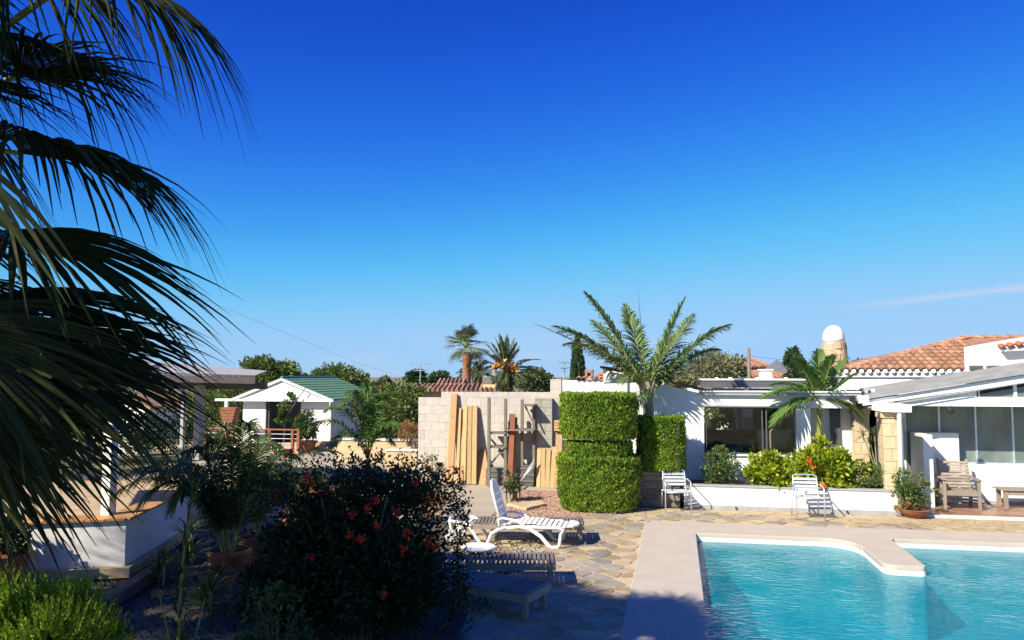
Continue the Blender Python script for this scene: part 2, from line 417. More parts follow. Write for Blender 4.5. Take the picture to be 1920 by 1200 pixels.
def arr_mesh(name, vs, tris, smooth=False):
    me = bpy.data.meshes.new(name)
    nv, nt = len(vs), len(tris)
    me.vertices.add(nv); me.vertices.foreach_set('co', np.ascontiguousarray(vs, dtype=np.float32).ravel())
    me.loops.add(nt * 3); me.loops.foreach_set('vertex_index', np.ascontiguousarray(tris, dtype=np.int32).ravel())
    me.polygons.add(nt)
    me.polygons.foreach_set('loop_start', np.arange(0, nt * 3, 3, dtype=np.int32))
    me.update(calc_edges=True); me.validate()
    return me
def unit(a): return a / (np.linalg.norm(a, axis=1, keepdims=True) + 1e-9)
def leaf_arrays(Pp, D, Ln, Wd, fold=0.15, face=None):
    """diamond leaves folded along the midrib: two triangles each"""
    n = len(Pp); D = unit(D)
    ref = unit(rng.normal(size=(n, 3)) * (1.0 if face is None else 0.45) + (0 if face is None else face)); S = unit(np.cross(D, ref)); N = np.cross(S, D)
    Ln = np.asarray(Ln).reshape(-1, 1) * np.ones((n, 1)); Wd = np.asarray(Wd).reshape(-1, 1) * np.ones((n, 1))
    tip = Pp + D * Ln
    midp = Pp + D * Ln * 0.45 + N * Wd * fold
    vs = np.stack([Pp, midp + S * Wd / 2, tip, midp - S * Wd / 2], 1).reshape(-1, 3)
    k = np.arange(n)[:, None] * 4
    tr = np.concatenate([k + np.array([[0, 1, 2]]), k + np.array([[0, 2, 3]])], 1).reshape(-1, 3)
    return vs, tr
def join_arrays(parts):
    vs = []; ts = []; o = 0
    for v, t in parts: vs.append(v); ts.append(t + o); o += len(v)
    return np.concatenate(vs), np.concatenate(ts)
def rand_dirs(n): return unit(rng.normal(size=(n, 3)))
def crown_arrays(c, rad, nclump, per, Ln, Wd, shell=0.55, crad=0.3, up=0.2, bottom=-0.8):
    c = np.array(c); rad = np.array(rad)
    d = rand_dirs(nclump * 2); d = d[d[:, 2] > bottom][:nclump]
    rr = shell + (1 - shell) * rng.random((len(d), 1)) ** 0.6
    cc = c + d * rad * rr * rng.uniform(0.82, 1.08, (len(d), 1))
    cr = rad.mean() * crad * rng.uniform(0.7, 1.3, (len(d), 1))
    idx = np.repeat(np.arange(len(d)), per)
    off = rng.normal(size=(len(idx), 3)); off = off / (np.linalg.norm(off, axis=1, keepdims=True)) * rng.random((len(idx), 1)) ** 0.45
    Pp = cc[idx] + off * cr[idx] * np.array([1, 1, 0.75])
    D = off * 0.8 + d[idx] * 0.5 + rand_dirs(len(idx)) * 0.7 + np.array([0, 0, up])
    s = rng.uniform(0.7, 1.25, len(idx))
    return leaf_arrays(Pp, D, Ln * s, Wd * s)
def foliage(name, arrs, mat, parent, kind=None, label=None):
    v, t = join_arrays(arrs) if isinstance(arrs, list) else arrs
    return link(name, arr_mesh(name, v, t), mat, parent, kind, label)

def bez(a, b, c, n):
    a, b, c = Vector(a), Vector(b), Vector(c)
    return [a * (1 - t) ** 2 + b * 2 * t * (1 - t) + c * t * t for t in [i / (n - 1) for i in range(n)]]

def pinnate(a, b, c, leaf=0.5, n=50, start=0.18, width=0.03, vee=25, droop=0.25, plume=0.0, rach=0.02, seed=0, fwd=(70, 25)):
    """A feather frond: rachis along a bezier, leaflets to both sides. Returns leaflet MB and rachis MB."""
    r = random.Random(seed)
    pts = bez(a, b, c, 24)
    lm = MB(); rm = MB()
    rm.tube(pts[::2] + [pts[-1]], [rach * (1 - 0.85 * i / 12) for i in range(13)], 5)
    for k in range(n):
        t = start + (1 - start) * (k + 0.5) / n
        f = t * 23; i = min(22, int(f)); p = pts[i].lerp(pts[i + 1], f - i)
        T = (pts[i + 1] - pts[i]).normalized()
        S = T.cross(Vector((0, 0, 1)))
        if S.length < 0.05: S = T.cross(Vector((0, 1, 0)))
        S.normalize(); N = S.cross(T)
        tt = (t - start) / (1 - start)
        ln = leaf * (0.55 + 0.45 * math.sin(PI * min(1, tt * 0.85 + 0.18))) * (1.0 if tt < 0.8 else 1 - (tt - 0.8) * 2.6)
        ang = R(fwd[0] + (fwd[1] - fwd[0]) * tt)
        for sg in (-1, 1):
            be = R(vee + r.uniform(-8, 8) + plume * r.uniform(-70, 70))
            an = ang + r.uniform(-.12, .12)
            d = T * math.cos(an) + (S * sg * math.cos(be) + N * math.sin(be)) * math.sin(an)
            d.normalize(); l_ = ln * r.uniform(0.85, 1.1)
            wv = (T - d * T.dot(d)); wv.normalize(); w = width * r.uniform(0.8, 1.1)
            dr = droop * r.uniform(0.7, 1.3)
            q = [p, p + d * l_ * 0.4 + Vector((0, 0, -dr * l_ * 0.1)), p + d * l_ * 0.75 + Vector((0, 0, -dr * l_ * 0.42)), p + d * l_ + Vector((0, 0, -dr * l_ * 0.9))]
            ws = [w * 0.5, w, w * 0.75, w * 0.1]
            lm.strip([x + wv * y / 2 for x, y in zip(q, ws)], [x - wv * y / 2 for x, y in zip(q, ws)])
    return lm, rm
def feather(parent, a, b, c, mat, rmat=None, name='frond', **k):
    lm, rm = pinnate(a, b, c, **k)
    o = lm.build(name, mat, parent)
    rm.build('midrib', rmat or greenstem, o)
    return o

def fan_frond(parent, hub, axis, side, rad, base=None, n=44, spread=165, droop=0.5, mat=None, seed=0, segs=7, split=0.42, name='fan_frond', pm=None):
    """A costapalmate fan leaf: blades fused near the hub, free and hanging towards the tips."""
    r = random.Random(seed)
    hub, axis, side = Vector(hub), Vector(axis).normalized(), Vector(side)
    side = (side - axis * side.dot(axis)).normalized()
    nrm = side.cross(axis)
    if nrm.z < 0: nrm = -nrm
    m = MB(); dphi = R(spread) / n
    for k in range(n):
        ph = R(-spread / 2) + dphi * (k + 0.5)
        d = axis * math.cos(ph) + side * math.sin(ph) + nrm * (0.10 * abs(math.sin(ph)))
        d.normalize()
        ln = rad * (0.72 + 0.28 * math.cos(ph)) * r.uniform(0.9, 1.08)
        cr = nrm.cross(d).normalized()
        dr = droop * r.uniform(0.7, 1.35); sw = r.uniform(-0.12, 0.12)
        lf, md, rt = [], [], []
        for i in range(segs + 1):
            t = i / segs
            g = max(0, t - 0.28)
            p = hub + d * ln * (t - 0.25 * dr * g * g) + Vector((0, 0, -1)) * (dr * ln * 1.25 * g * g) + cr * (sw * ln * g * g)
            p += axis * 0.10 * rad * t * 0
            if t <= split: w = ln * t * dphi * 0.98
            else: w = ln * split * dphi * 0.98 * (1 - ((t - split) / (1 - split)) ** 1.3)
            w = max(w, 0.003)
            lf.append(p + cr * w / 2 - nrm * w * 0.18); rt.append(p - cr * w / 2 - nrm * w * 0.18); md.append(p + nrm * w * 0.18)
        kk = segs + 1
        m.add(lf + md + rt, [(i, i + 1, kk + i + 1, kk + i) for i in range(segs)] + [(kk + i, kk + i + 1, 2 * kk + i + 1, 2 * kk + i) for i in range(segs)])
    o = m.build(name, mat or L['fan_palm_leaf'], parent)
    if base is not None:
        base = Vector(base); mid = (base + hub) / 2 + Vector((0, 0, 0.12))
        MB().tube(bez(base, mid, hub, 7), [0.028, 0.026, 0.024, 0.022, 0.02, 0.018, 0.014], 6).build('petiole', pm or greenstem, o)
    return o

# ================================================================== SETTING
GX = 0.30                       # pool's left edge
PV0, PV1, PV2 = 3.0, 14.85, 15.05
PR = 14.0
def sheet(name, polys, z, mat, kind='structure'):
    m = MB()
    for p in polys: m.add([(q[0], q[1], z) for q in p], [tuple(range(len(p)))])
    return m.build(name, mat, kind=kind)
def rect(x0, x1, y0, y1): return [(x0, y0), (x1, y0), (x1, y1), (x0, y1)]
B = 1800
sheet('ground', [rect(-B, 0.0, -B, B), rect(PR + 0.2, B, -B, B), rect(0.0, PR + 0.2, -B, PV0 - 0.2), rect(0.0, PR + 0.2, PV2 + 0.2, B)], -0.03, earth)
# paving bed (grout) with the stones let into it
sheet('paving', [rect(-6.5, -0.62, 7.0, 17.6), rect(-0.62, 14, 15.95, 17.6)], -0.003, grout)
sheet('concrete_path', [[(-16, 14.9), (-3.9, 14.9), (-3.75, 17.0), (-3.9, 21.5), (-16, 29.8)], [(-3.9, 19.6), (-2.2, 19.6), (-2.2, 21.2), (-3.9, 21.5)]], 0.006, concrete)
PAVING = bpy.data.objects['paving']

# crazy paving: voronoi stones with recessed joints
def clip(poly, p, q, gap):
    m_ = ((p[0] + q[0]) / 2, (p[1] + q[1]) / 2); d = (q[0] - p[0], q[1] - p[1])
    ln = math.hypot(*d); nx, ny = d[0] / ln, d[1] / ln
    out = []
    for i in range(len(poly)):
        a, b = poly[i], poly[(i + 1) % len(poly)]
        da = (a[0] - m_[0]) * nx + (a[1] - m_[1]) * ny + gap; db = (b[0] - m_[0]) * nx + (b[1] - m_[1]) * ny + gap
        if da <= 0: out.append(a)
        if (da < 0) != (db < 0):
            t = da / (da - db); out.append((a[0] + (b[0] - a[0]) * t, a[1] + (b[1] - a[1]) * t))
    return out
sites = []
SX, SY = 0.38, 0.27
rs = random.Random(5)
for j in range(int(10.2 / SY)):
    for i in range(int(17.6 / SX)):
        x = -4.6 + (i + 0.5 * (j % 2) + rs.uniform(-.42, .42)) * SX; y = 7.6 + (j + rs.uniform(-.4, .4)) * SY
        sites.append((x, y))
def in_pave(x, y):
    if x < -4.4 or x > 12.4 or y > 17.50 or y < 7.9: return False
    if x < -0.66:
        return not (y > 14.8 and x < -3.0) and not (x < -2.0 and y > 16.2)
    return y > 16.05
stones = []
for p in sites:
    if not in_pave(*p): continue
    poly = [(p[0] - .5, p[1] - .5), (p[0] + .5, p[1] - .5), (p[0] + .5, p[1] + .5), (p[0] - .5, p[1] + .5)]
    for q in sites:
        if q is p or abs(q[0] - p[0]) > 1.1 or abs(q[1] - p[1]) > 1.0: continue
        poly = clip(poly, p, q, 0.011)
        if len(poly) < 3: break
    if len(poly) < 3: continue
    lim = 15.99 if p[0] > -0.7 else -99
    poly = [(min(a, -0.65) if p[0] < -0.66 else a, max(b, lim)) for a, b in poly]
    poly = [(a, min(b, 17.57)) for a, b in poly]
    # corners rounded a little by cutting each one
    rp_ = []
    for i in range(len(poly)):
        a, b, c = poly[i - 1], poly[i], poly[(i + 1) % len(poly)]
        rp_.append((b[0] + (a[0] - b[0]) * .16, b[1] + (a[1] - b[1]) * .16)); rp_.append((b[0] + (c[0] - b[0]) * .16, b[1] + (c[1] - b[1]) * .16))
    stones.append((p, rp_))
camxy = Vector((0, 0))
def seen_size(p): return -(Vector(p).length)
def stone_rank(s):
    x, y = s[0]
    return math.hypot(x, y) + (6 if x < -3.4 else 0)
stones.sort(key=stone_rank)
rest = MB()
for i, (p, poly) in enumerate(stones):
    h = 0.003 + rs.uniform(0, 0.005)
    if i < 298:
        MB().prism(poly, -0.02, h).build('flagstone', flag if rs.random() < 0.66 else flag2, PAVING)
    else: rest.prism(poly, -0.02, h)
if rest.v: rest.build('flagstones_beyond', flag, PAVING, kind='stuff')

# pool shell, coping with the jetty, water
def arc(cx, cy, r, a0, a1, n=8): return [(cx + r * math.cos(R(a0 + (a1 - a0) * i / n)), cy + r * math.sin(R(a0 + (a1 - a0) * i / n))) for i in range(n + 1)]
inner = [(PR, PV0), (PR, PV2 + 0.25)] + [(3.72, PV2)] + [(3.66, 14.95)] + arc(3.58, 13.06, 0.08, 0, -90, 4) + arc(3.26, 13.18, 0.2, -90, -180, 6) + [(3.04, 14.3)] + arc(2.44, 14.3, 0.58, 0, 90, 8) + [(GX, PV1), (GX, PV0)]
shell = thing('swimming_pool', 'turquoise swimming pool with a stone jetty dividing its far end', 'swimming pool', (6, 9, -1.6))
wall = MB(); n = len(inner); IN = [(x, y) for x, y in inner]
vs = [(x, y, -1.15) for x, y in IN] + [(x, y, -0.055) for x, y in IN]
wall.add(vs, [(i, n + i, n + (i + 1) % n, (i + 1) % n) for i in range(n)])
ptile = bpy.data.materials.new('aqua_pool_mosaic'); ptile.use_nodes = True
_n, _l = ptile.node_tree.nodes, ptile.node_tree.links
_t = _n.new('ShaderNodeTexCoord'); _b = _n['Principled BSDF']
_v = _n.new('ShaderNodeTexVoronoi'); _v.inputs['Scale'].default_value = 9; _v.feature = 'F1'
_z = _n.new('ShaderNodeTexNoise'); _z.inputs['Scale'].default_value = 0.5
_r = _n.new('ShaderNodeValToRGB')
_r.color_ramp.elements[0].color = (0.17, 0.52, 0.58, 1); _r.color_ramp.elements[1].color = (0.25, 0.60, 0.65, 1)
_l.new(_t.outputs['Object'], _z.inputs['Vector']); _l.new(_z.outputs[0], _r.inputs[0]); _l.new(_r.outputs[0], _b.inputs['Base Color'])
_b.inputs['Roughness'].default_value = 0.5
wall.build('pool_wall', ptile, shell)
MB().add([(x, y, -1.15) for x, y in IN], [tuple(range(n))]).build('pool_floor', ptile, shell)
# coping: outer outline minus the inner
cp = MB()
def strip_poly(poly, z0, z1, m): m.prism(poly, z0, z1)
jet = [(3.66, 14.95)] + arc(3.58, 13.06, 0.08, 0, -90, 4) + arc(3.26, 13.18, 0.2, -90, -180, 6) + [(3.04, 14.3)] + arc(2.44, 14.3, 0.58, 0, 90, 8)
z0, z1 = -0.055, 0.022
# the far strip and jetty as one outline
far = [(-0.66, 2.0), (GX, 2.0), (GX, PV1)] + list(reversed(arc(2.44, 14.3, 0.58, 0, 90, 8))) + [(3.04, 14.3)] + list(reversed(arc(3.26, 13.18, 0.2, -90, -180, 6))) + list(reversed(arc(3.58, 13.06, 0.08, 0, -90, 4))) + [(3.66, 14.95), (3.72, PV2), (PR, PV2 + 0.25), (PR, 16.3), (4, 16.02), (-0.5, 15.86), (-0.66, 15.7)]
def tri_prism(poly, z0, z1):
    bm = bmesh.new()
    vsb = [bm.verts.new((x, y, z1)) for x, y in poly]
    f = bm.faces.new(vsb); f.normal_update()
    if f.normal.z < 0: f.normal_flip()
    ex = bmesh.ops.extrude_face_region(bm, geom=[f])
    for e in ex['geom']:
        if isinstance(e, bmesh.types.BMVert): e.co.z = z0
    bmesh.ops.recalc_face_normals(bm, faces=bm.faces)
    me = bpy.data.meshes.new('slab'); bm.to_mesh(me); bm.free(); return me
o = link('coping', tri_prism(far, z0, z1), coping, shell)
b_ = o.modifiers.new('bevel', 'BEVEL'); b_.width = 0.012; b_.segments = 2; b_.limit_method = 'ANGLE'
# white edge band under the coping, standing just proud of the pool wall
band_ = MB(); ib = [(x, y) for x, y in inner]
vs = [(x, y, -0.13) for x, y in ib] + [(x, y, -0.056) for x, y in ib]
def inset(poly, d):
    out = []
    m_ = len(poly)
    for i in range(m_):
        a, b, c = Vector(poly[i - 1]), Vector(poly[i]), Vector(poly[(i + 1) % m_])
        n1 = Vector((-(b - a).y, (b - a).x)).normalized(); n2 = Vector((-(c - b).y, (c - b).x)).normalized()
        nn = (n1 + n2)
        if nn.length < 1e-3: nn = n1
        nn.normalize(); out.append(tuple(b + nn * d))
    return out
ins = inset(ib, 0.004)
vs = [(x, y, -0.14) for x, y in ins] + [(x, y, -0.050) for x, y in ins]
band_.add(vs, [(i, n + i, n + (i + 1) % n, (i + 1) % n) for i in range(n)])
band_.build('edge_band', copface, shell)
# water
wm = bpy.data.materials.new('pool_water'); wm.use_nodes = True
n_, l_ = wm.node_tree.nodes, wm.node_tree.links; n_.clear()
out = n_.new('ShaderNodeOutputMaterial')
tr = n_.new('ShaderNodeBsdfTransparent'); tr.inputs[0].default_value = (0.24, 0.78, 0.87, 1)
gl = n_.new('ShaderNodeBsdfGlossy'); gl.inputs['Roughness'].default_value = 0.03
df = n_.new('ShaderNodeBsdfDiffuse'); df.inputs[0].default_value = (0.005, 0.31, 0.42, 1)
t_ = n_.new('ShaderNodeTexCoord')
mpw = n_.new('ShaderNodeMapping'); mpw.inputs['Rotation'].default_value = (0, 0, R(18)); mpw.inputs['Scale'].default_value = (1.0, 1.9, 1)
l_.new(t_.outputs['Object'], mpw.inputs[0])
nA = n_.new('ShaderNodeTexNoise'); nA.inputs['Scale'].default_value = 5.5; nA.inputs['Detail'].default_value = 4; nA.inputs['Distortion'].default_value = 0.8
l_.new(mpw.outputs[0], nA.inputs['Vector'])
nB = n_.new('ShaderNodeTexNoise'); nB.inputs['Scale'].default_value = 0.9; nB.inputs['Detail'].default_value = 2
l_.new(t_.outputs['Object'], nB.inputs['Vector'])
mS = n_.new('ShaderNodeMapRange'); mS.inputs['From Min'].default_value = 0.35; mS.inputs['From Max'].default_value = 0.68; mS.inputs['To Min'].default_value = 0.12; mS.inputs['To Max'].default_value = 0.46
l_.new(nB.outputs[0], mS.inputs['Value'])
bp = n_.new('ShaderNodeBump'); l_.new(mS.outputs[0], bp.inputs['Strength']); bp.inputs['Distance'].default_value = 0.04
l_.new(nA.outputs[0], bp.inputs['Height'])
fr = n_.new('ShaderNodeFresnel'); fr.inputs[0].default_value = 1.22; l_.new(bp.outputs[0], fr.inputs['Normal'])
l_.new(bp.outputs[0], gl.inputs['Normal']); l_.new(bp.outputs[0], df.inputs['Normal'])
mA = n_.new('ShaderNodeMixShader'); mA.inputs[0].default_value = 0.42
l_.new(tr.outputs[0], mA.inputs[1]); l_.new(df.outputs[0], mA.inputs[2])
mB_ = n_.new('ShaderNodeMixShader'); l_.new(fr.outputs[0], mB_.inputs[0]); l_.new(mA.outputs[0], mB_.inputs[1]); l_.new(gl.outputs[0], mB_.inputs[2])
l_.new(mB_.outputs[0], out.inputs['Surface'])
o = link('water', tri_prism(inset(ib, 0.006), -0.14, -0.125), wm)
bm = bmesh.new(); bm.from_mesh(o.data)
bmesh.ops.delete(bm, geom=[f for f in bm.faces if f.normal.z < 0.5], context='FACES')
bm.to_mesh(o.data); bm.free()
o['kind'] = 'structure'

# gravel beds
bed = sheet('gravel_bed', [[(-3.75, 15.1), (-2.0, 16.15), (-0.95, 16.3), (-0.95, 19.6), (-3.9, 19.6)]], 0.004, pinkgravel)
gm = []
npb = 7000
gx = rng.uniform(-3.85, -1.0, npb); gy = rng.uniform(15.2, 19.5, npb)
keep = (gy > 15.1 + (gx + 3.75) * 0.6)
Pp = np.stack([gx, gy, np.full(npb, 0.002)], 1)[keep]
foliage('pink_pebbles', leaf_arrays(Pp, rand_dirs(len(Pp)) + np.array([0, 0, .2]), 0.035, 0.035, 0.4), pinkgravel, None, kind='stuff')
sheet('planting_bed', [[(-7.6, 9.0), (-4.45, 6.0), (-2.2, 7.2), (-2.55, 9.4), (-3.5, 11.5), (-4.2, 14.8), (-6.6, 14.9), (-7.7, 11.5)], [(-12, 4.5), (-4.5, 4.5), (-4.45, 6.0), (-7.6, 9.0), (-12, 9.6)]], 0.010, darkgravel)
gx = rng.uniform(-8.5, -2.3, 9000); gy = rng.uniform(6.0, 13.5, 9000)
Pp = np.stack([gx, gy, np.full(9000, 0.008)], 1)
foliage('bed_pebbles', leaf_arrays(Pp, rand_dirs(9000) + np.array([0, 0, .2]), 0.04, 0.04, 0.4), darkgravel, None, kind='stuff')

# ================================================================== RIGHT SIDE: planter, houses, terrace
PW = 17.60
pl = thing('planter_wall', 'low white rendered planter wall with grey cap behind the two metal chairs', 'planter', (2.4, PW, 0))
u0 = V(1283, 950, PW).x; u1 = 4.52
ztop = V(1450, 916, PW).z
m = MB(); m.box(u0, u1, PW, PW + .18, 0, ztop); m.box(u0, u0 + .15, PW + .18, 19.0, 0, ztop); m.box(u1 - .15, u1, PW + .18, 19.0, 0, ztop)
m.build('wall', stucco, pl, bevel=0.01)
MB().box(u0 - .02, u1 + .02, PW - .02, PW + .20, ztop, ztop + .035).build('cap', grey_cap, pl, bevel=0.006)
MB().box(u0 - .004, u1 + .004, PW - .012, PW, 0, .10).build('plinth', grey_cap, pl)
MB().box(u0 + .15, u1 - .15, PW + .18, 19.0, 0, ztop - .04).build('soil', soil, pl)
for px in (1380, 1588):
    c = V(px, 956, PW); MB().tube([(c.x, PW - .02, .06), (c.x, PW - .05, .06)], 0.022, 10).build('drain_outlet', black, pl)

# central house
HV = 19.05
ch = thing('garden_house', 'white house with wide glazed opening under a flat roof behind the planter', 'house', (2, HV, 0))
W0, W1 = V(1320, 800, HV).x, V(1491, 800, HV).x
zs, zt = V(1400, 852, HV).z, V(1400, 764, HV).z
xl = V(1200, 800, HV).x
zr0, zr1 = V(1225, 716, HV).z, V(1332, 741, HV).z
xr0, xr1 = V(1225, 716, HV).x, V(1332, 741, HV).x
zb = V(1450, 741, HV).z
xe = V(1606, 800, HV).x
m = MB()
m.prism_y([(xl, 0), (W0, 0), (W0, zr1 + .02), (xr0, zr0), (xl, zr0)], HV, HV + .2)
m.box(W0, W1, HV, HV + .2, 0, zs); m.box(W0, xe, HV, HV + .2, zt, zb)
m.build('front_wall', stucco, ch)
p0, p1 = V(1493, 800, HV - .1).x, V(1520, 800, HV - .1).x
MB().box(p0, p1, HV - .12, HV + .25, 0, zt).build('pillar', stucco, ch, bevel=.01)
MB().box(p1, xe + 1.2, HV + .55, HV + .75, 0, zb).build('recessed_wall', stucco, ch)
MB().box(W0 - .1, xe + .1, HV - .10, HV + .3, zb, zb + .07).build('roof_cap', grey_cap, ch)
MB().box(W0 - .1, xe + .1, HV - .13, HV + .3, zb + .07, zb + .10).build('roof_edge', white_paint, ch)
# room behind the glass
m = MB(); m.box(V(1411, 800, HV + 3.3).x, p1 + .1, HV + 3.3, HV + 3.45, .3, zb); m.box(W0 - .3, V(1411, 800, HV + 3.3).x - .001, HV + 3.3, HV + 3.45, .3, .55); m.box(W0 - .35, W0 - .2, HV + .2, HV + 3.3, .3, zb)
m.build('room_wall', roomgrey, ch)
MB().box(W0 - .35, xe, HV + .2, HV + 3.45, zb - .06, zb - .002).build('ceiling', offwhite, ch)
MB().box(W0 - .35, xe, HV + .2, HV + 3.3, .3, .4).build('floor', roomfloor, ch)
MB().box(V(1413, 800, HV + 3.2).x, V(1475, 800, HV + 3.2).x, HV + 3.2, HV + 3.28, .4, zt).build('wood_panel', panelwood, ch)
MB().box(V(1381, 800, HV + 3.1).x, V(1392, 800, HV + 3.1).x, HV + 3.0, HV + 3.28, .4, zt).build('room_post', offwhite, ch)
pan = MB()
for k in range(2):
    a, b = W0 + .03 + k * (W1 - W0) * .67, W0 + (W1 - W0) * (.67 if k == 0 else 1) - .03
    f = MB()
    for q in ((a, a + .03), (b - .03, b)): f.box(q[0], q[1], HV + .06, HV + .10, zs, zt)
    f.box(a + .03, b - .03, HV + .06, HV + .10, zs, zs + .03); f.box(a + .03, b - .03, HV + .06, HV + .10, zt - .03, zt)
    fo = f.build('window', grey_dark, ch)
    MB().box(a + .03, b - .03, HV + .077, HV + .083, zs + .03, zt - .03).build('pane', glass, fo)
MB().box(W0 - .02, W1 + .05, HV - .05, HV + .05, zs - .04, zs).build('sill', white_paint, ch, bevel=.006)
# grey strip drawn as the lintel's shadow line, and tile verge on the sloping wall top
MB().box(W0 - .05, W1 + .05, HV - .03, HV, zt + .02, zt + .05).build('lintel_shadow_strip', grey_cap, ch)
def half_tile(lng=0.42, r=0.10, n=6):
    m = MB(); vs = []; fs = []
    for i, (y, rr) in enumerate(((0, r), (lng, r * .8))):
        for j in range(n + 1):
            q = PI * j / n; vs.append((rr * math.cos(q), y, rr * math.sin(q) * .75 + (0.02 if i == 0 else 0)))
        for j in range(n + 1):
            q = PI * j / n; vs.append((rr * .82 * math.cos(q), y, rr * .82 * math.sin(q) * .75 + (0.02 if i == 0 else 0) - .004))
    k = n + 1
    for j in range(n):
        fs += [(j, j + 1, 2 * k + j + 1, 2 * k + j)]; fs += [(j + 1, j, k + j, k + j + 1)]
    m.add(vs, fs); return m.mesh('roof_tile', True)
TILE = half_tile(); TILE.materials.append(tile_or)
TILER = half_tile(); TILER.materials.append(tile_red)
def put_tile(parent, pos, dirv, mesh=TILE, name='roof_tile', scale=1.0, roll=0.0):
    d = Vector(dirv).normalized(); x = d.cross(Vector((0, 0, 1))).normalized(); z = x.cross(d)
    o = bpy.data.objects.new(name, mesh); COL.objects.link(o); o.parent = parent
    mt = Matrix((x, d, z)).transposed().to_4x4(); mt = Matrix.Translation(Vector(pos) - origin(parent)) @ mt @ Matrix.Rotation(roll, 4, 'Y') @ Matrix.Scale(scale, 4)
    o.matrix_local = mt
    return o
a, b = Vector((xr1, HV + .1, zr1 + .03)), Vector((xr0 - 1.2, HV + .1, zr0 + .03 + (zr0 - zr1) / (xr1 - xr0) * 1.2))
a.z += 0.02
nt = int((b - a).length / .32)
for k in range(nt): put_tile(ch, a.lerp(b, k / nt), b - a, TILER if k < 1 else TILE, 'verge_tile')
m = MB(); m.prism_y([(xr0 - 1.2, zr0 - .05), (xr0, zr0 - .001), (xr0 - 1.2, b.z - .02)], HV + .002, HV + .19); m.build('gable_infill', stucco, ch)
# black wall panel and box lights
c0, c1 = V(1556, 768, HV + .5), V(1577, 832, HV + .5)
sh = thing('dark_shutter', 'tall narrow dark panel hung on the white wall right of the slim palm', 'shutter', ((c0.x + c1.x) / 2, HV + .55, c1.z))
MB().box(c0.x, c1.x, HV + .49, HV + .55, c1.z, c0.z).build('panel', grey_dark, sh, bevel=.005)
MB().box(c0.x - .02, c1.x + .02, HV + .50, HV + .55, c0.z, c0.z + .04).build('rail', black, sh)
# raised flat roof behind
RV = 21.3
rf = thing('raised_flat_roof', 'raised flat roof with dark grey fascia and white top above the house', 'roof', (2, RV, 2.4))
r0, r1 = V(1319, 715, RV), V(1512, 715, RV)
MB().box(r0.x, r1.x, RV, RV + 3, V(1400, 727, RV).z, V(1400, 713, RV).z).build('fascia', grey_dark, rf)
MB().box(r0.x - .03, r1.x + .03, RV - .03, RV + 3, V(1400, 713, RV).z, V(1400, 710.5, RV).z).build('top_sheet', white_paint, rf)
for px in (1330, 1400, 1455, 1500):
    x = V(px, 720, RV).x; MB().box(x - .05, x + .05, RV + .1, RV + .2, 2.2, V(1400, 727, RV).z).build('post', white_paint, rf)
for px in (1344, 1369, 1393, 1420, 1447, 1474):
    x = V(px, 710, RV).x; MB().box(x - .04, x + .04, RV + .02, RV + .1, V(1400, 710.5, RV).z, V(1400, 710.5, RV).z + .04).build('roof_clip', white_paint, rf)
w = MB(); w.box(W0 - .3, xe + 1.5, RV + 3.2, RV + 3.4, 0, V(1400, 728, RV + 3.2).z); o = w.build('courtyard_wall', stucco); tag(o, 'white courtyard wall seen below the dark flat roof fascia', 'wall')

# furniture inside the room
def armchair(loc, label, mat, cat='armchair', w=.8, rz=0):
    t = thing('lounge_armchair', label, cat, loc, 'armchairs in the glazed room', rz)
    x, y, z = 0, 0, 0
    MB().box(-w / 2, w / 2, -.4, .4, .12, .42).build('seat', mat, t, bevel=.05, local=True)
    MB().box(-w / 2, w / 2, .25, .45, .42, .92).build('backrest', mat, t, bevel=.07, local=True)
    for s in (-1, 1): MB().box(s * w / 2 - (.14 if s > 0 else 0), s * w / 2 + (.14 if s < 0 else 0), -.4, .25, .42, .64).build('armrest', mat, t, bevel=.04, local=True)
    for sx in (-1, 1):
        for sy in (-1, 1): MB().box(sx * (w / 2 - .08) - .03, sx * (w / 2 - .08) + .03, sy * .32 - .03, sy * .32 + .03, 0, .12).build('leg', postwood, t, local=True)
    return t
q = V(1448, 830, HV + .75); armchair((q.x, HV + .75, .72), 'beige lounge armchair behind the glass on the right of the room', fabric, w=.95, rz=PI + .2)
q = V(1350, 830, HV + 1.0); armchair((q.x, HV + 1.0, .62), 'dark armchair behind the glass at the left of the room', darkfabric, w=.85, rz=.3)
q = V(1402, 830, HV + 1.5); armchair((q.x, HV + 1.5, .6), 'dark armchair in the middle of the glazed room', darkfabric, w=.8, rz=-.1)
q = V(1352, 800, HV + 4.4); shrub_spot = (q.x, HV + 4.4)
# lattice screen
c0, c1 = V(1392, 783, HV + 2.6), V(1412, 820, HV + 2.6)
ls = thing('lattice_screen', 'white pierced lattice screen on the back wall of the glazed room', 'screen', ((c0.x + c1.x) / 2, HV + 2.6, 0.4))
MB().box(c0.x, c1.x, HV + 2.6, HV + 2.63, .4, c0.z).build('board', white_paint, ls)
for sx in (-1, 1):
    for sz in (-1, 1):
        for kk in (0, 1):
            x = (c0.x + c1.x) / 2 + sx * .07 - .0; z = (c0.z + c1.z) / 2 + .18 + sz * .08 - kk * .42
            MB().bar((x - sx * .035, HV + 2.594, z - sz * .035), (x + sx * .035, HV + 2.594, z + sz * .035), .006, .05, (0, 1, 0)).build('cutout', black, ls)
q = V(1413, 843, HV + .3)
t = thing('yellow_figurine', 'small yellow figurine standing on the window ledge inside', 'figurine', (q.x, HV + .32, zs))
MB().lathe([(.03, 0), (.02, .05), (.035, .11), (.02, .15), (.028, .18), (.005, .21)], (q.x, HV + .32, zs), 10).build('body', yellowcloth, t, smooth=True)
MB().bar((q.x - .06, HV + .32, zs + .10), (q.x + .06, HV + .32, zs + .13), .02, .02).build('arm', yellowcloth, t)

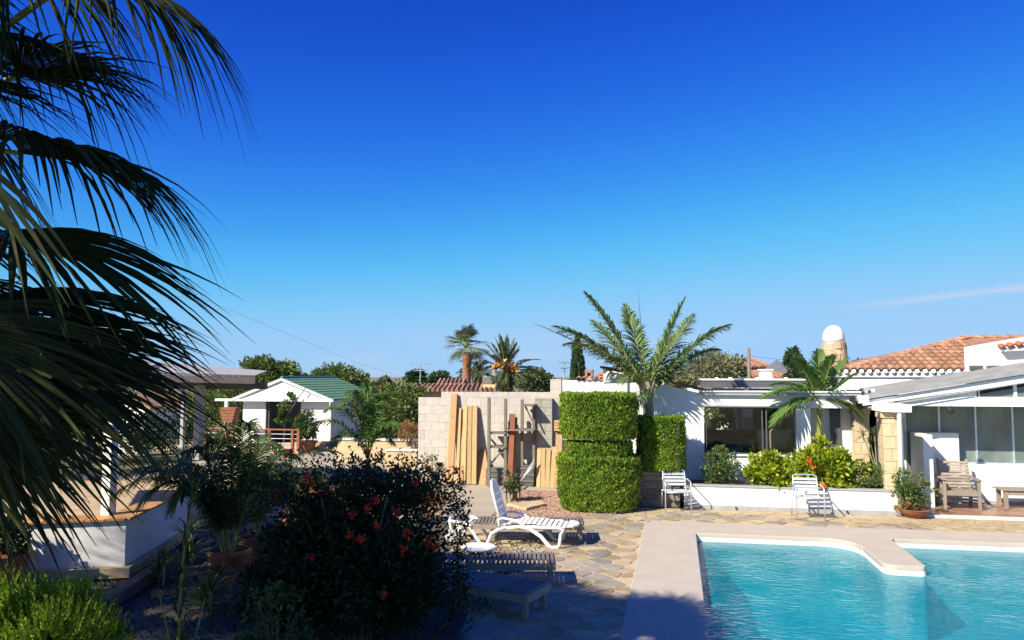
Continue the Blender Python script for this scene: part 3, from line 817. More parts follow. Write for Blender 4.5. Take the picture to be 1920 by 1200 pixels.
# porch house at right
ph = thing('porch_house', 'white house with sloping grey roof, stone porch pillars and tinted glass wall', 'house', (7, 17.6, 0))
def pillar(px0, px1, v, zt_, name='stone_pillar', depth=.46):
    a, b = V(px0, 850, v).x, V(px1, 850, v).x
    t = MB().box(a + .012, b - .012, v + .012, v + depth - .012, 0.06, zt_ - .012).build(name, mortar, ph)
    nrow = int(round((zt_ - .06) / .27)); hh = (zt_ - .06) / nrow
    for k in range(nrow):
        sp = .62 if k % 2 else .45
        for (x0, x1) in ((a, a + (b - a) * sp), (a + (b - a) * sp, b)):
            MB().box(x0 + .004, x1 - .004, v, v + depth, .06 + k * hh + .004, .06 + (k + 1) * hh - .004).build('block', tanstone, t, bevel=.008)
    MB().box(a - .03, b + .03, v - .03, v + depth + .03, zt_ - .13, zt_).build('capital', tanstone, t, bevel=.006)
    return a, b
pz = V(1675, 772, 17.75).z
a2, b2 = pillar(1657, 1696, 17.75, pz)
a1, b1 = pillar(1604, 1631, 19.2, pz)
# beam along the porch side and front
MB().box(a2 - .05, a2 + .40, 17.6, 19.7, pz, pz + .17).build('side_beam', white_paint, ph, bevel=.006)
MB().box(a2 + .12, b2 + .1, 17.48, 17.6, pz + .0, pz + .16).build('beam_end', white_paint, ph, bevel=.004)
FVv = 18.5
bz0, bz1 = V(1800, 762, FVv).z, V(1800, 744, FVv).z
xb0 = V(1700, 760, FVv).x
XR = 13.5
MB().box(b2 + .1, XR, FVv, FVv + .2, bz0, bz1).build('front_beam', white_paint, ph, bevel=.006)
# sloping fascia and roof
s0, s1 = V(1618, 760, FVv - .1), V(1920, 712, FVv - .1)
sl = (s1.z - s0.z) / (s1.x - s0.x)
def zs_at(x, py0=0): return s0.z + sl * (x - s0.x)
MB().prism_y([(s0.x, zs_at(s0.x) - .005), (XR, zs_at(XR) - .16), (XR, zs_at(XR) + .10), (s0.x, zs_at(s0.x) + .10)], FVv - .12, FVv - .002).build('fascia', white_paint, ph)
MB().prism_y([(s0.x + .1, zs_at(s0.x) - .06), (XR, zs_at(XR) - .06), (XR, zs_at(XR) - .035), (s0.x + .1, zs_at(s0.x) - .035)], FVv - .135, FVv - .121).build('fascia_trim', grey_cap, ph)
MB().prism_y([(s0.x - .15, zs_at(s0.x) + .102), (XR, zs_at(XR) + .102), (XR, zs_at(XR) + .20), (s0.x - .15, zs_at(s0.x) + .14)], FVv - .2, 22.3).build('sheet_roof', grey_roof, ph)
for k in range(7):
    y = FVv - .15 + k * .5
    MB().bar((s0.x - .1, y, zs_at(s0.x) + .155), (XR, y, zs_at(XR) + .215), .05, .04).build('roof_rib', grey_roof, ph)
# gable panels with the small top lights
m = MB()
xa = V(1835, 745, FVv).x
tri = [(b2 + .1, bz1), (XR, bz1), (XR, zs_at(XR) - .15), (b2 + .1, max(bz1 + .01, zs_at(b2) - .03))]
MB().prism_y([(b2 + .1, bz1 + .001), (xa, bz1 + .001), (xa, zs_at(xa) - .03), (b2 + .1, max(bz1 + .01, zs_at(b2) - .03))], FVv + .02, FVv + .12).build('gable_panel', white_paint, ph)
MB().prism_y([(xa, bz1 + .001), (XR, bz1 + .001), (XR, bz1 + .16 + (XR - xa) * sl), (xa, bz1 + .05)], FVv + .05, FVv + .06).build('top_light', tinted, ph)
for px in (1835, 1905):
    x = V(px, 740, FVv).x; MB().box(x - .03, x + .03, FVv + .02, FVv + .1, bz1, zs_at(x) - .03).build('mullion', white_paint, ph)
# glass wall set back on the low wall
GV = 19.3
lz = V(1860, 872, GV).z
hx0, hx1 = V(1744, 900, GV).x, V(1800, 900, GV).x
MB().box(hx1, XR, GV, GV + .22, 0, lz).build('low_wall', stucco, ph, bevel=.012)
MB().box(hx1, XR, GV - .015, GV, .06, .13).build('skirting', grey_cap, ph)
wz = V(1760, 812, GV - .1).z
MB().box(hx0, hx1 - .002, GV - .05, GV + .22, 0, wz).build('half_wall', stucco, ph, bevel=.012)
wx0 = V(1733, 900, 18.55).x
MB().box(wx0, wx0 + .20, 18.55, GV + .20, 0, wz + .003).build('wing_wall', stucco, ph, bevel=.012)
gz1 = bz0 + .12
xs = [V(px, 800, GV + .1).x for px in (1700, 1765, 1834, 1904)] + [XR - .8, XR]
for k in range(len(xs) - 1):
    zlo = wz if xs[k + 1] < hx1 + .05 and xs[k] > hx0 - .2 else (.1 if xs[k + 1] < hx0 + .2 else lz)
    zlo = lz if k >= 1 else .1
    f = MB()
    for q in ((xs[k], xs[k] + .02), (xs[k + 1] - .02, xs[k + 1])): f.box(q[0], q[1], GV + .24, GV + .28, zlo, gz1)
    f.box(xs[k] + .02, xs[k + 1] - .02, GV + .24, GV + .28, gz1 - .04, gz1)
    f.box(xs[k] + .02, xs[k + 1] - .02, GV + .24, GV + .28, zlo, zlo + .03)
    fo = f.build('glass_panel', alu, ph)
    MB().box(xs[k] + .02, xs[k + 1] - .02, GV + .257, GV + .263, zlo + .03, gz1 - .04).build('pane', tinted, fo)
MB().box(b1 + .3, XR, 22.1, 22.3, 0, 2.38).build('room_wall', roomgrey, ph)
MB().box(b1 + .1, b1 + .25, 19.6, 22.1, 0, 2.6).build('room_side_wall', roomgrey, ph)
MB().box(b1 + .25, XR, GV + .3, 22.1, .02, .06).build('room_floor', roomfloor, ph)
MB().box(b1 + .1, XR, GV - .0, 22.1, gz1 + .002, gz1 + .05).build('room_ceiling', roomgrey, ph)
MB().box(b2 + .12, XR, FVv + .2, GV + .2, bz0 + .05, bz0 + .09).build('porch_ceiling', white_paint, ph)
# downpipe, wall lamps
x = V(1688, 800, 17.5).x
MB().tube([(x, 17.55, pz + .1), (x, 17.55, pz - .1), (x, 17.55, .12)], .045, 10).build('downpipe', white_paint, ph, smooth=True)
lp = V(1598, 747, 17.5)
t = thing('wall_spotlight', 'small black spotlight under the left tip of the sloping roof', 'spotlight', (lp.x, 17.5, lp.z))
MB().box(lp.x - .06, lp.x + .05, 17.42, 17.54, lp.z - .07, lp.z + .06).build('lamp_body', black, t, bevel=.01)
MB().box(lp.x - .02, lp.x + .12, 17.54, 17.58, lp.z - .02, lp.z + .02).build('bracket', grey_cap, t)
MB().box(lp.x + .12, lp.x + .32, 17.46, 17.6, lp.z - .1, lp.z + .06).build('gutter_end', white_paint, ph)
q = V(1783, 770, 18.3)
t = thing('hanging_lantern', 'little dark lantern hanging under the porch ceiling before the glass', 'lantern', (q.x, 18.3, q.z - .08))
MB().lathe([(.02, 0), (.07, .03), (.08, .1), (.03, .16), (.01, .18)], (q.x, 18.3, q.z - .08), 10).build('shade', black, t)
MB().tube([(q.x, 18.3, q.z + .1), (q.x, 18.3, bz0 + .05)], .006, 5).build('chain', black, t)
# terrace floor of brown tiles
tf = MB().box(4.62, XR, 17.62, GV, 0.0, .052).build('terrace', grey_cap, kind='structure')
for j in range(5):
    for i in range(20):
        x = 4.64 + i * .42; y = 17.64 + j * .33
        if x + .42 > XR: continue
        MB().box(x + .004, x + .416, y + .004, y + .326, .04, .060 + random.uniform(0, .002)).build('floor_tile', browntile, tf)
MB().box(4.55, XR, 17.52, 17.618, -.01, .062).build('terrace_edge', offwhite, kind='structure', bevel=.008)

# upper white parapet, small red roof and tiled house behind
UV = 21.9
up = thing('upper_parapet', 'white stepped parapet wall beside the tiled roof at the right edge', 'wall', (9, UV, 2.4))
A, B_, C_ = V(1815, 650, UV), V(1920, 632, UV), V(1815, 720, UV)
MB().prism_y([(A.x, 2.3), (14.5, 2.3), (14.5, A.z + (B_.z - A.z) / (B_.x - A.x) * (14.5 - A.x)), (A.x, A.z)], UV, UV + .3).build('wall', stucco, up)
q = V(1884, 655, UV - .3)
MB().prism_y([(q.x, q.z - .05), (14.0, q.z + .25), (14.0, q.z + .37), (q.x, q.z + .01)], UV - .22, UV - .002).build('canopy', offwhite, up)
for k in range(8):
    put_tile(up, (q.x + .02 + k * .2, UV - .30, q.z + .02 + k * .03), (0, 1, .25), TILER, 'canopy_tile')
for px in (1820, 1852):
    q = V(px, 692, UV - .05); m = MB(); m.box(q.x - .02, q.x + .26, UV - .16, UV, q.z - .02, q.z + .09); m.build('vent_hood', grey_dark, up, bevel=.01)

th = thing('tiled_roof_house', 'white house with a hipped clay tile roof beyond the sloping grey roof', 'house', (7, 23.5, 0))
EV = 23.4
e0, e1 = V(1562, 700, EV), V(1845, 692, EV)
ez = (e0.z + e1.z) / 2
AP = V(1818, 632, 27.0)
MB().box(e0.x + .15, e1.x + 2, EV + .03, EV + .25, 0, ez - .17).build('wall', stucco, th)
MB().box(e0.x, e1.x + 2, EV - .03, EV + .25, ez - .165, ez - .03).build('eave_board', offwhite, th)
# roof deck below the tiles: a left hip rising to the apex
dk = MB(); dk.add([(e0.x, EV, ez), (e1.x + 2.2, EV, ez), (AP.x + 2.2, AP.y, AP.z), (AP.x, AP.y, AP.z)], [(0, 1, 2, 3)])
dk.add([(e0.x, EV, ez), (AP.x, AP.y, AP.z), (e0.x, AP.y + 3, ez)], [(0, 1, 2)])
dk.build('roof_deck', tile_or, th)
sv = Vector((0, AP.y - EV, AP.z - ez)); sl_len = sv.length; sdv = sv.normalized()
ncol = int((e1.x + .6 - e0.x) / .205)
cnt = 0
for i in range(ncol):
    x = e0.x + .12 + i * .205
    frac = min(1.0, (x - e0.x) / (AP.x - e0.x))
    nrow = max(1, int(sl_len * frac / .385))
    for j in range(nrow):
        if cnt >= 298: break
        put_tile(th, Vector((x + random.uniform(-.008, .008), EV - .1, ez + .02)) + sdv * (j * .385) + Vector((0, 0, .015)), sdv, TILE, 'roof_tile', .98, random.uniform(-.06, .06)); cnt += 1
hipd = AP - Vector((e0.x, EV, ez))
nh = int(hipd.length / .36)
for k in range(nh): put_tile(th, Vector((e0.x, EV, ez - .01)) + hipd * (k / nh), hipd, TILE, 'hip_tile', 1.2)
for k in range(8): put_tile(th, AP + Vector((k * .36, 0, -.04)), (1, 0, 0.01), TILE, 'ridge_tile', 1.2)
ends = MB()
for i in range(ncol):
    x = e0.x + .12 + i * .205
    MB().tube([(x, EV - .11, ez + .005), (x, EV - .06, ez + .005)], .06, 10).build('eave_end', white_paint, th)
# stone chimney with white dome
cc = P(1565, 700, 24.2); cr = 0.37
cm = thing('stone_chimney', 'round tapering stone chimney with smooth white domed top', 'chimney', (cc.x, cc.y, 2.2))
ctop, cmid = P(1565, 610, 24.2).z, P(1565, 641, 24.2).z
MB().lathe([(.42, 2.2 - cc.z + .0), (.415, 0), (.335, cmid - cc.z - .005), (.1, cmid - cc.z)], cc, 24).build('core', mortar, cm, smooth=True)
MB().lathe([(.325, cmid - cc.z), (.325, cmid - cc.z + .1), (.31, cmid - cc.z + .25), (.255, ctop - cc.z - .14), (.17, ctop - cc.z - .045), (.05, ctop - cc.z)], cc, 28).build('dome', white_paint, cm, smooth=True)
z = cc.z - .3; row = 0
while z < cmid - .04:
    hh = random.uniform(.12, .24); hh = min(hh, cmid - z)
    k = random.randint(6, 10); off = random.random() * 6
    for j in range(k):
        q0 = off + 2 * PI * j / k + random.uniform(-.16, .10); q1 = off + 2 * PI * (j + 1) / k + random.uniform(-.1, .08) - .05
        rr = .42 - .085 * max(0, (z - cc.z)) / (cmid - cc.z)
        vs = []; nn = 4; za, zb_ = z + random.uniform(-.03, .03), min(cmid, z + hh + random.uniform(-.035, .03))
        po = rr + random.uniform(.004, .03)
        for zz, ro in ((za + .012, rr - .05), (za + .012, po), (zb_ - .012, po - .01), (zb_ - .012, rr - .06)):
            for i in range(nn):
                q = q0 + (q1 - q0) * i / (nn - 1); vs.append((cc.x + ro * math.cos(q), cc.y + ro * math.sin(q), zz))
        fs = []
        for a in range(3):
            for i in range(nn - 1): fs.append((a * nn + i, a * nn + i + 1, (a + 1) * nn + i + 1, (a + 1) * nn + i))
        fs += [(0, nn, 2 * nn, 3 * nn), (nn - 1, 4 * nn - 1, 3 * nn - 1, 2 * nn - 1)]
        MB().add(vs, fs).build('stone', fieldstone, cm)
    z += hh

# ================================================================== MIDDLE: hedge, block wall, timber
# stone planter below the right hedge
SPV = 17.68
sp = thing('stone_planter', 'dark stone-clad planter box below the right-hand hedge', 'planter', (-.5, SPV, 0))
sx0, sx1 = V(1185, 900, SPV).x, V(1275, 900, SPV).x
sz = V(1230, 886, SPV).z
MB().box(sx0 + .02, sx1 - .02, SPV + .02, 18.6, 0, sz).build('core', mortar, sp)
z = 0
while z < sz - .05:
    hh = min(random.uniform(.11, .17), sz - z); x = sx0
    while x < sx1 - .02:
        ww = min(random.uniform(.18, .34), sx1 - x)
        if sx1 - x - ww < .08: ww = sx1 - x
        MB().box(x + .006, x + ww - .006, SPV - random.uniform(0, .015), SPV + .06, z + .006, z + hh - .006).build('stone', darkstone, sp, bevel=.01)
        x += ww
    z += hh
MB().box(sx0 - .02, sx1 + .02, SPV - .03, SPV + .25, sz, sz + .04).build('cap', black, sp, bevel=.005)

def hedge_surface(fn, area, dens, ln, wd, up=.8):
    n = int(area * dens); Pp, N = fn(n)
    D = N * .35 + np.array([0, 0, up]) + rng.normal(size=(len(Pp), 3)) * .4
    Pp = Pp - N * rng.random((len(Pp), 1)) * .07 
    s = rng.uniform(.6, 1.3, len(Pp))
    return leaf_arrays(Pp, D, ln * s, wd * s, .2, N)
def cyl_fn(c, ra, rb, z0, z1, top=True, flare=0.0, pw=2.8, taper=0.0):
    def fn(n):
        ntop = int(n * .25) if top else 0
        q = rng.random(n - ntop) * 2 * PI
        z = z0 + (z1 - z0) * rng.random(n - ntop)
        k = (np.abs(np.cos(q)) ** pw + np.abs(np.sin(q)) ** pw) ** (-1 / pw)
        f_ = (z - z0) / (z1 - z0)
        bul = 1 + flare * np.sin(PI * f_) - .05 + .022 * np.sin(q * 5 + z * 9) + .018 * np.sin(q * 11 - z * 17) + .026 * np.sin(q * 19 + 3 * np.sin(z * 13)) * np.sin(z * 23 + 2 * np.sin(q * 7)) - taper * (1 - f_) + rng.normal(size=n - ntop) * .014 + (rng.random(n - ntop) < .03) * rng.random(n - ntop) * .05
        x = c[0] + ra * k * np.cos(q) * bul; y = c[1] + rb * k * np.sin(q) * bul
        Nn = np.stack([np.cos(q), np.sin(q), np.zeros_like(q)], 1); Pp = np.stack([x, y, z], 1)
        if ntop:
            q = rng.random(ntop) * 2 * PI; rr = np.sqrt(rng.random(ntop))
            k = (np.abs(np.cos(q)) ** pw + np.abs(np.sin(q)) ** pw) ** (-1 / pw)
            Pt = np.stack([c[0] + ra * k * np.cos(q) * rr, c[1] + rb * k * np.sin(q) * rr, z1 - .02 + .04 * np.sin(q * 3 + rr * 6) + rng.normal(size=ntop) * .01], 1)
            Pp = np.concatenate([Pp, Pt]); Nn = np.concatenate([Nn, np.tile([0, 0, 1.], (ntop, 1))])
        return Pp, Nn
    return fn
tc_ = G(1119, 966); hc = (tc_.x - .03, tc_.y + .78)
DEP = 15.55
zz = lambda py: P(1120, py, DEP).z
tp = thing('topiary_hedge', 'clipped three-tier green cypress hedge at the corner of the stone paving', 'hedge', (hc[0], hc[1], 0))
tiers = [(0.02, zz(872), .90, .74), (zz(880), zz(842), .73, .60), (zz(835), zz(744), .825, .70)]
hedge_arr = []
for i, (z0, z1, ra, rb) in enumerate(tiers):
    fn = cyl_fn(hc, ra, rb, z0, z1, True, (.06, .03, .04)[i], 2.7, (.10, .02, .02)[i])
    ar = hedge_surface(fn, 2 * PI * ra * (z1 - z0) * 1.5, 3600, .068, .024)
    o = foliage('tier', ar, L['cypress_hedge_leaf'], tp, 'stuff' if False else None)
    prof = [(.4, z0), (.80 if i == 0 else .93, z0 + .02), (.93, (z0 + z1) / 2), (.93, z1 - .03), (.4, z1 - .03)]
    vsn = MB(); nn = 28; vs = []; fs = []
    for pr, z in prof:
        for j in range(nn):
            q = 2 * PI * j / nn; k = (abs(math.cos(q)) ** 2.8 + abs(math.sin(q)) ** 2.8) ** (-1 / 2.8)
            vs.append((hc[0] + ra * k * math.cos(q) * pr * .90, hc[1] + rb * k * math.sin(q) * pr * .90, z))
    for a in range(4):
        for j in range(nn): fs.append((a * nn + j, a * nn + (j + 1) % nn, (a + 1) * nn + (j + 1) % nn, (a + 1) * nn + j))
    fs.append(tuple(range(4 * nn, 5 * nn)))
    vsn.add(vs, fs).build('dark_core', L['hedge_dark'], o)  # solid dark core added to block light behind the leaf sprays
MB().tube([(hc[0], hc[1], 0), (hc[0], hc[1], 2.2)], [.09, .04], 8).build('trunk', bark, tp)

h2a, h2b = V(1193, 830, 17.5).x, V(1284, 830, 17.5).x
h2c = ((h2a + h2b) / 2, 17.95); h2z0, h2z1 = sz + .04, V(1240, 786, 17.55).z
hb = thing('box_hedge', 'clipped green hedge on the stone planter half in shade', 'hedge', (h2c[0], h2c[1], h2z0))
ra, rb = (h2b - h2a) / 2, .55
ar = hedge_surface(cyl_fn(h2c, ra, rb, h2z0, h2z1, True, .03, 3.5), 2 * PI * ra * (h2z1 - h2z0) * 1.7, 3600, .068, .024)
o = foliage('foliage', ar, L['cypress_hedge_leaf'], hb)
MB().box(h2c[0] - ra * .86, h2c[0] + ra * .86, h2c[1] - rb * .86, h2c[1] + rb * .86, h2z0, h2z1 - .05).build('dark_core', L['hedge_dark'], o, bevel=.08)  # dark block inside the hedge keeps light out between sprays
MB().tube([(h2c[0], h2c[1], sz), (h2c[0], h2c[1], h2z1 - .2)], .05, 8).build('trunk', bark, hb)

# block wall
BV = 20.7
bw = thing('block_wall', 'unrendered pale concrete block wall behind the leaning timber', 'wall', (-5, BV, 0))
bx0, bxs, bx1, bx2 = V(784, 800, BV).x, V(827, 800, BV).x, V(1032, 800, BV).x, V(1053, 800, BV).x
bz_lo, bz_hi, bz_col = V(800, 745, BV).z, V(950, 735, BV).z, V(1040, 711, BV).z
MB().box(bx0 + .01, bxs, BV + .004, BV + .19, 0, bz_lo - .008).build('mortar_core', mortar, bw)
MB().box(bxs, bx1, BV + .004, BV + .19, 0, bz_hi - .008).build('mortar_core', mortar, bw)
MB().box(bx1, bx2, BV + .004, BV + .19, 0, bz_col - .008).build('mortar_core', mortar, bw)
rows = 10; rh = bz_lo / rows
def course(z0, z1, x0, x1, shift, mat=blockm):
    x = x0 - shift
    while x < x1 - .02:
        a, b = max(x, x0), min(x + .40, x1)
        if b - a > .04: MB().box(a + .0028, b - .0028, BV - random.uniform(0, .003), BV + .2, z0 + .0028, z1 - .0028).build('block', mat, bw, bevel=.004)
        x += .40
for r_ in range(rows): course(r_ * rh, (r_ + 1) * rh, bx0, bx1, .2 * (r_ % 2), blockm)
course(bz_lo, bz_hi, bxs, bx1, .1)
zc = 0; k = 0
while zc < bz_col - .02:
    z1_ = min(zc + rh, bz_col); course(zc, z1_, bx1, bx2, .2 * (k % 2)); zc = z1_; k += 1
# return pier in front at right, its blocks coloured darker for shade
rx0, rx1 = V(1004, 800, BV - .1).x, V(1037, 800, BV - .1).x
gp = thing('shaded_block_pier', 'concrete block pier coloured as if shaded at the right end of the block wall', 'pier', ((rx0 + rx1) / 2, BV - .3, 0))
gz = V(1020, 747, BV - .2).z
MB().box(rx0 + .01, rx1 - .01, BV - .25, BV - .01, 0, gz - .01).build('mortar_core', mortar, gp)
k = 0; zc = 0
while zc < gz - .03:
    z1_ = min(zc + .205, gz); sp_ = .5 if k % 2 else .0
    cuts = [rx0, rx0 + (rx1 - rx0) * (.62 if k % 2 else .4), rx1]
    for a, b in zip(cuts, cuts[1:]): MB().box(a + .004, b - .004, BV - .26, BV - .008, zc + .004, z1_ - .004).build('block', block_shaded, gp, bevel=.004)
    zc = z1_; k += 1

# leaning timber
def plank(pxt, pyt, pxb, w, th_, mat, label, v0=.45, pyb=None, group='timber leaning on the block wall'):
    top = V(pxt, pyt, BV - .03 - th_ / 2); bot = V(pxb, 880, BV - v0); bot.z = 0.0
    t = MB().bar(bot + Vector((0, 0, th_ * .2)), top, w, th_, (0, -1, 0))
    o = t.build('plank', mat, bevel=.004); tag(o, label, 'plank', group); return o
def edge_w(px): return px / FOC * 20.9
plank(852, 738, 844, edge_w(12), .07, timber2, 'tallest reddish plank, leftmost of the timber leaning on the wall', .50)
plank(862, 765, 857, edge_w(7), .05, timber, 'narrow pale plank beside the tallest reddish one', .45)
plank(849, 741, 837, edge_w(6), .05, timber, 'pale plank splayed furthest left behind the tallest reddish plank', .38)
plank(873, 762, 869, edge_w(8), .07, timber, 'yellow plank between the narrow pale plank and the widest one', .46)
plank(882, 761, 879.5, edge_w(8), .08, timber, 'yellow plank second from the right of the tall timber stack', .46)
plank(891, 761, 889, edge_w(9), .08, timber, 'rightmost yellow plank of the tall timber stack', .46)
plank(868, 790, 866, edge_w(6), .04, timber2, 'short dark plank wedged low in the middle of the tall stack', .52)
plank(899, 845, 908, edge_w(24), .03, timber2, 'wide low rusty board standing right of the tall timber stack', .42)
# short bundle at right, leaning on the grey pier
def plank2(pxt, pyt, pxb, w, label, mat=timber, v=BV - .3, th_=.06):
    top = V(pxt, pyt, v - .02); bot = V(pxb, 900, v - .35); bot.z = 0
    o = MB().bar(bot, top, w, th_, (0, -1, 0)).build('plank', mat, bevel=.004); tag(o, label, 'plank', 'short timber beside the hedge'); return o
plank2(1011, 842, 1009.5, edge_w(7), 'leftmost short pale plank of the bundle on the grey pier')
plank2(1019, 841, 1018, edge_w(8), 'second short pale plank from the left on the grey pier')
plank2(1029, 842, 1026, edge_w(8), 'third short pale plank leaning on the grey pier')
plank2(1040, 838, 1034.5, edge_w(8), 'short slanting plank touching the thick post by the hedge')
o = plank2(1049, 808, 1046, edge_w(12), 'thick pale timber post standing beside the topiary hedge', th_=.12)
# stacked offcuts on top of the post
for k in range(4):
    q = V(1047, 808 - k * 5, BV - .34)
    o = MB().box(q.x - .09, q.x + .09, BV - .5, BV - .22, q.z + .012, q.z + .07).build('offcut', timber, bevel=.005)
    tag(o, ['lowest', 'second lowest', 'second highest', 'topmost'][k] + ' timber offcut stacked on the post by the hedge', 'offcut', 'offcuts on the post')

# storage rack
rk = thing('storage_rack', 'grey wooden post rack with shelves against the block wall', 'rack', (V(958, 850, BV - .5).x, BV - .5, 0))
RKV = BV - .75
posts = [(917, 745, RKV), (948, 748, RKV + .1), (979, 749, RKV + .35), (1001, 757, RKV + .45)]
for px, py, v in posts:
    a = V(px, py, v); MB().bar((a.x, v, 0), (a.x, v, a.z), .075, .075, (0, 1, 0)).build('post', postwood, rk, bevel=.004)
for py, (pa, pb) in ((812, (917, 948)), (838, (917, 948)), (806, (948, 1001)), (760, (979, 1001))):
    a, b = V(pa, py, RKV + .1), V(pb, py, RKV + .2)
    MB().box(a.x - .03, b.x + .03, RKV + .02, RKV + .6, a.z - .02, a.z + .02).build('shelf', postwood, rk)
for pa, ya, pb, yb in ((920, 823, 945, 850), (985, 762, 998, 790), (920, 870, 946, 840)):
    a, b = V(pa, ya, RKV + .15), V(pb, yb, RKV + .15); MB().bar(a, b, .04, .05, (0, 1, 0)).build('brace', postwood, rk)
dk_ = V(1001, 830, RKV + .5)
# boards stored in the rack
for k, (pt, pyt, pb) in enumerate(((961, 776, 955), (958, 790, 958), (965, 782, 961))):
    v = RKV + .18 + k * .05
    top = V(pt, pyt, v); bot = V(pb, 880, v - .1); bot.z = .02
    o = MB().bar(bot, top, .15, .03, (0, -1, 0)).build('board', redwood if k == 0 else timber2)
    tag(o, ['front red-brown board leaning inside the storage rack', 'middle brown board inside the storage rack', 'rear brown board inside the storage rack'][k], 'board', 'boards in the storage rack')
for k in range(3):
    a, b = V(975 + k * 6, 905 - k * 8, RKV - .05 * k), V(1002, 862 + k * 6, RKV + .1)
    a.z = max(a.z, .03); o = MB().tube([a, (a + b) / 2, b], .02, 8).build('pipe', hosepale, smooth=True)
    tag(o, ['lowest', 'middle', 'upper'][k] + ' pale grey pipe lying at the foot of the storage rack', 'pipe', 'pipes at the foot of the rack')
for k, (px, py, w_, h_) in enumerate(((930, 858, .5, .45), (990, 845, .35, .55), (966, 868, .4, .3))):
    a = V(px, py, RKV + .4)
    t = thing('storage_crate', ['dark crate on the ground at the left of the rack', 'dark tall bin at the right of the rack', 'low dark crate in the middle of the rack'][k], 'crate', (a.x, RKV + .4, 0), 'crates under the rack')
    MB().box(a.x - w_ / 2, a.x + w_ / 2, RKV + .3, RKV + .65, 0, h_).build('body', grey_dark, t, bevel=.01)
    for z in (.25, .55, .85): MB().box(a.x - w_ / 2 - .01, a.x + w_ / 2 + .01, RKV + .28, RKV + .3, h_ * z - .02, h_ * z + .02).build('slat', postwood, t)

# white wall, tiles and twin chimneys behind the hedge
WV = 22.3
ww = thing('white_boundary_wall', 'long white wall behind the topiary hedge topped with clay tiles', 'wall', (-2.5, WV, 0))
wa, wb_ = V(1053, 720, WV), V(1245, 720, WV)
wzt = V(1100, 713, WV).z
MB().box(wa.x, wb_.x, WV, WV + .25, 0, wzt).build('wall', stucco, ww, bevel=.01)
q0, q1 = V(1149, 735, WV - .1), V(1176, 692, WV - .1)
MB().prism_y([(q0.x, 1.8), (q1.x, 1.8), (q1.x, q1.z - .12), ((q0.x + q1.x) / 2, q1.z), (q0.x, q1.z)], WV - .1, WV + .35).build('raised_block', stucco, ww, bevel=.02)
for k in range(24):
    x = V(1085, 720, WV).x + k * .16
    if x < q0.x - .05: put_tile(ww, (x, WV - .1, wzt + .02), (0, 1, .2), TILE, 'cap_tile', .8)
def chimney(px, label, depth, w, ptop, ph0):
    c = P(px, 705, depth); z0 = 1.5; zt_ = P(px, ptop + 6, depth).z; zc_ = P(px, ptop, depth).z
    t = thing('clay_chimney', label, 'chimney', (c.x, c.y, z0), 'clay chimneys behind the white wall')
    MB().box(c.x - w / 2, c.x + w / 2, c.y - w / 2, c.y + w / 2, z0, zt_ - .14).build('stack', M('pink_render_' + label[:4].strip(), (0.50, 0.30, 0.2), rough=.9), t)
    for sx in (-1, 1):
        for sy in (-1, 1): MB().box(c.x + sx * w * .42 - .035, c.x + sx * w * .42 + .035, c.y + sy * w * .42 - .035, c.y + sy * w * .42 + .035, zt_ - .14, zt_).build('leg', tile_or, t)
    MB().box(c.x - w * .62, c.x + w * .62, c.y - w * .62, c.y + w * .62, zt_, zc_).build('cap', tile_or, t, bevel=.01)
    MB().box(c.x - w * .25, c.x + w * .25, c.y - w * .25, c.y + w * .25, zt_ - .14, zt_ - .01).build('flue', black, t)
chimney(1105, 'left of two pink clay chimneys beside the cypress', 26, .22, 693, 0)
chimney(1128, 'right and lower of the two pink clay chimneys', 26.5, .2, 697, 0)

# low ochre stone walls left of the block wall
lw = thing('ochre_garden_wall', 'low ochre garden wall stepping down left of the block wall', 'wall', (-9.4, 24.5, 0))
a = V(632, 860, 24.6); b = V(784, 860, 24.6)
MB().box(a.x, b.x, 24.6, 24.9, 0, V(700, 826, 24.6).z).build('upper_wall', ochre, lw, bevel=.02)
MB().box(a.x, b.x, 24.56, 24.94, V(700, 826, 24.6).z, V(700, 824, 24.6).z + .02).build('cap', offwhite, lw)
a = V(724, 860, 23.2); b = V(782, 860, 23.2)
MB().box(a.x, b.x, 23.2, 23.5, 0, V(700, 845, 23.2).z).build('lower_wall', ochre, lw, bevel=.02)
MB().box(a.x - .02, b.x, 23.17, 23.54, V(700, 845, 23.2).z, V(700, 842, 23.2).z).build('lower_cap', offwhite, lw)

# ================================================================== LEFT: shed, railing, pergola, parapet
SV = 29.4
sh = thing('garden_shed', 'white clapboard shed with green tile roof and open dark doorway', 'shed', (-15.5, SV, 0))
sx0, sx1 = V(455, 800, SV).x, V(620, 800, SV).x
sxd0, sxd1 = V(499, 800, SV).x, V(563, 800, SV).x
szt = V(600, 748, SV).z; szb = .12; SD = 4.6
ridge = V(536, 709, SV); rzs = ridge.z
eL, eR = V(415, 744, SV - .3), V(624, 738, SV - .3)
m = MB()
m.box(sx0, sx0 + .1, SV + .1, SV + SD, szb, szt); m.box(sx0, sx1, SV + SD - .1, SV + SD, szb, szt)
m.build('frame_wall', white_paint, sh)
MB().box(sx0, sx1, SV + .02, SV + SD - .12, szb - .1, szb).build('floor', oldwood, sh)
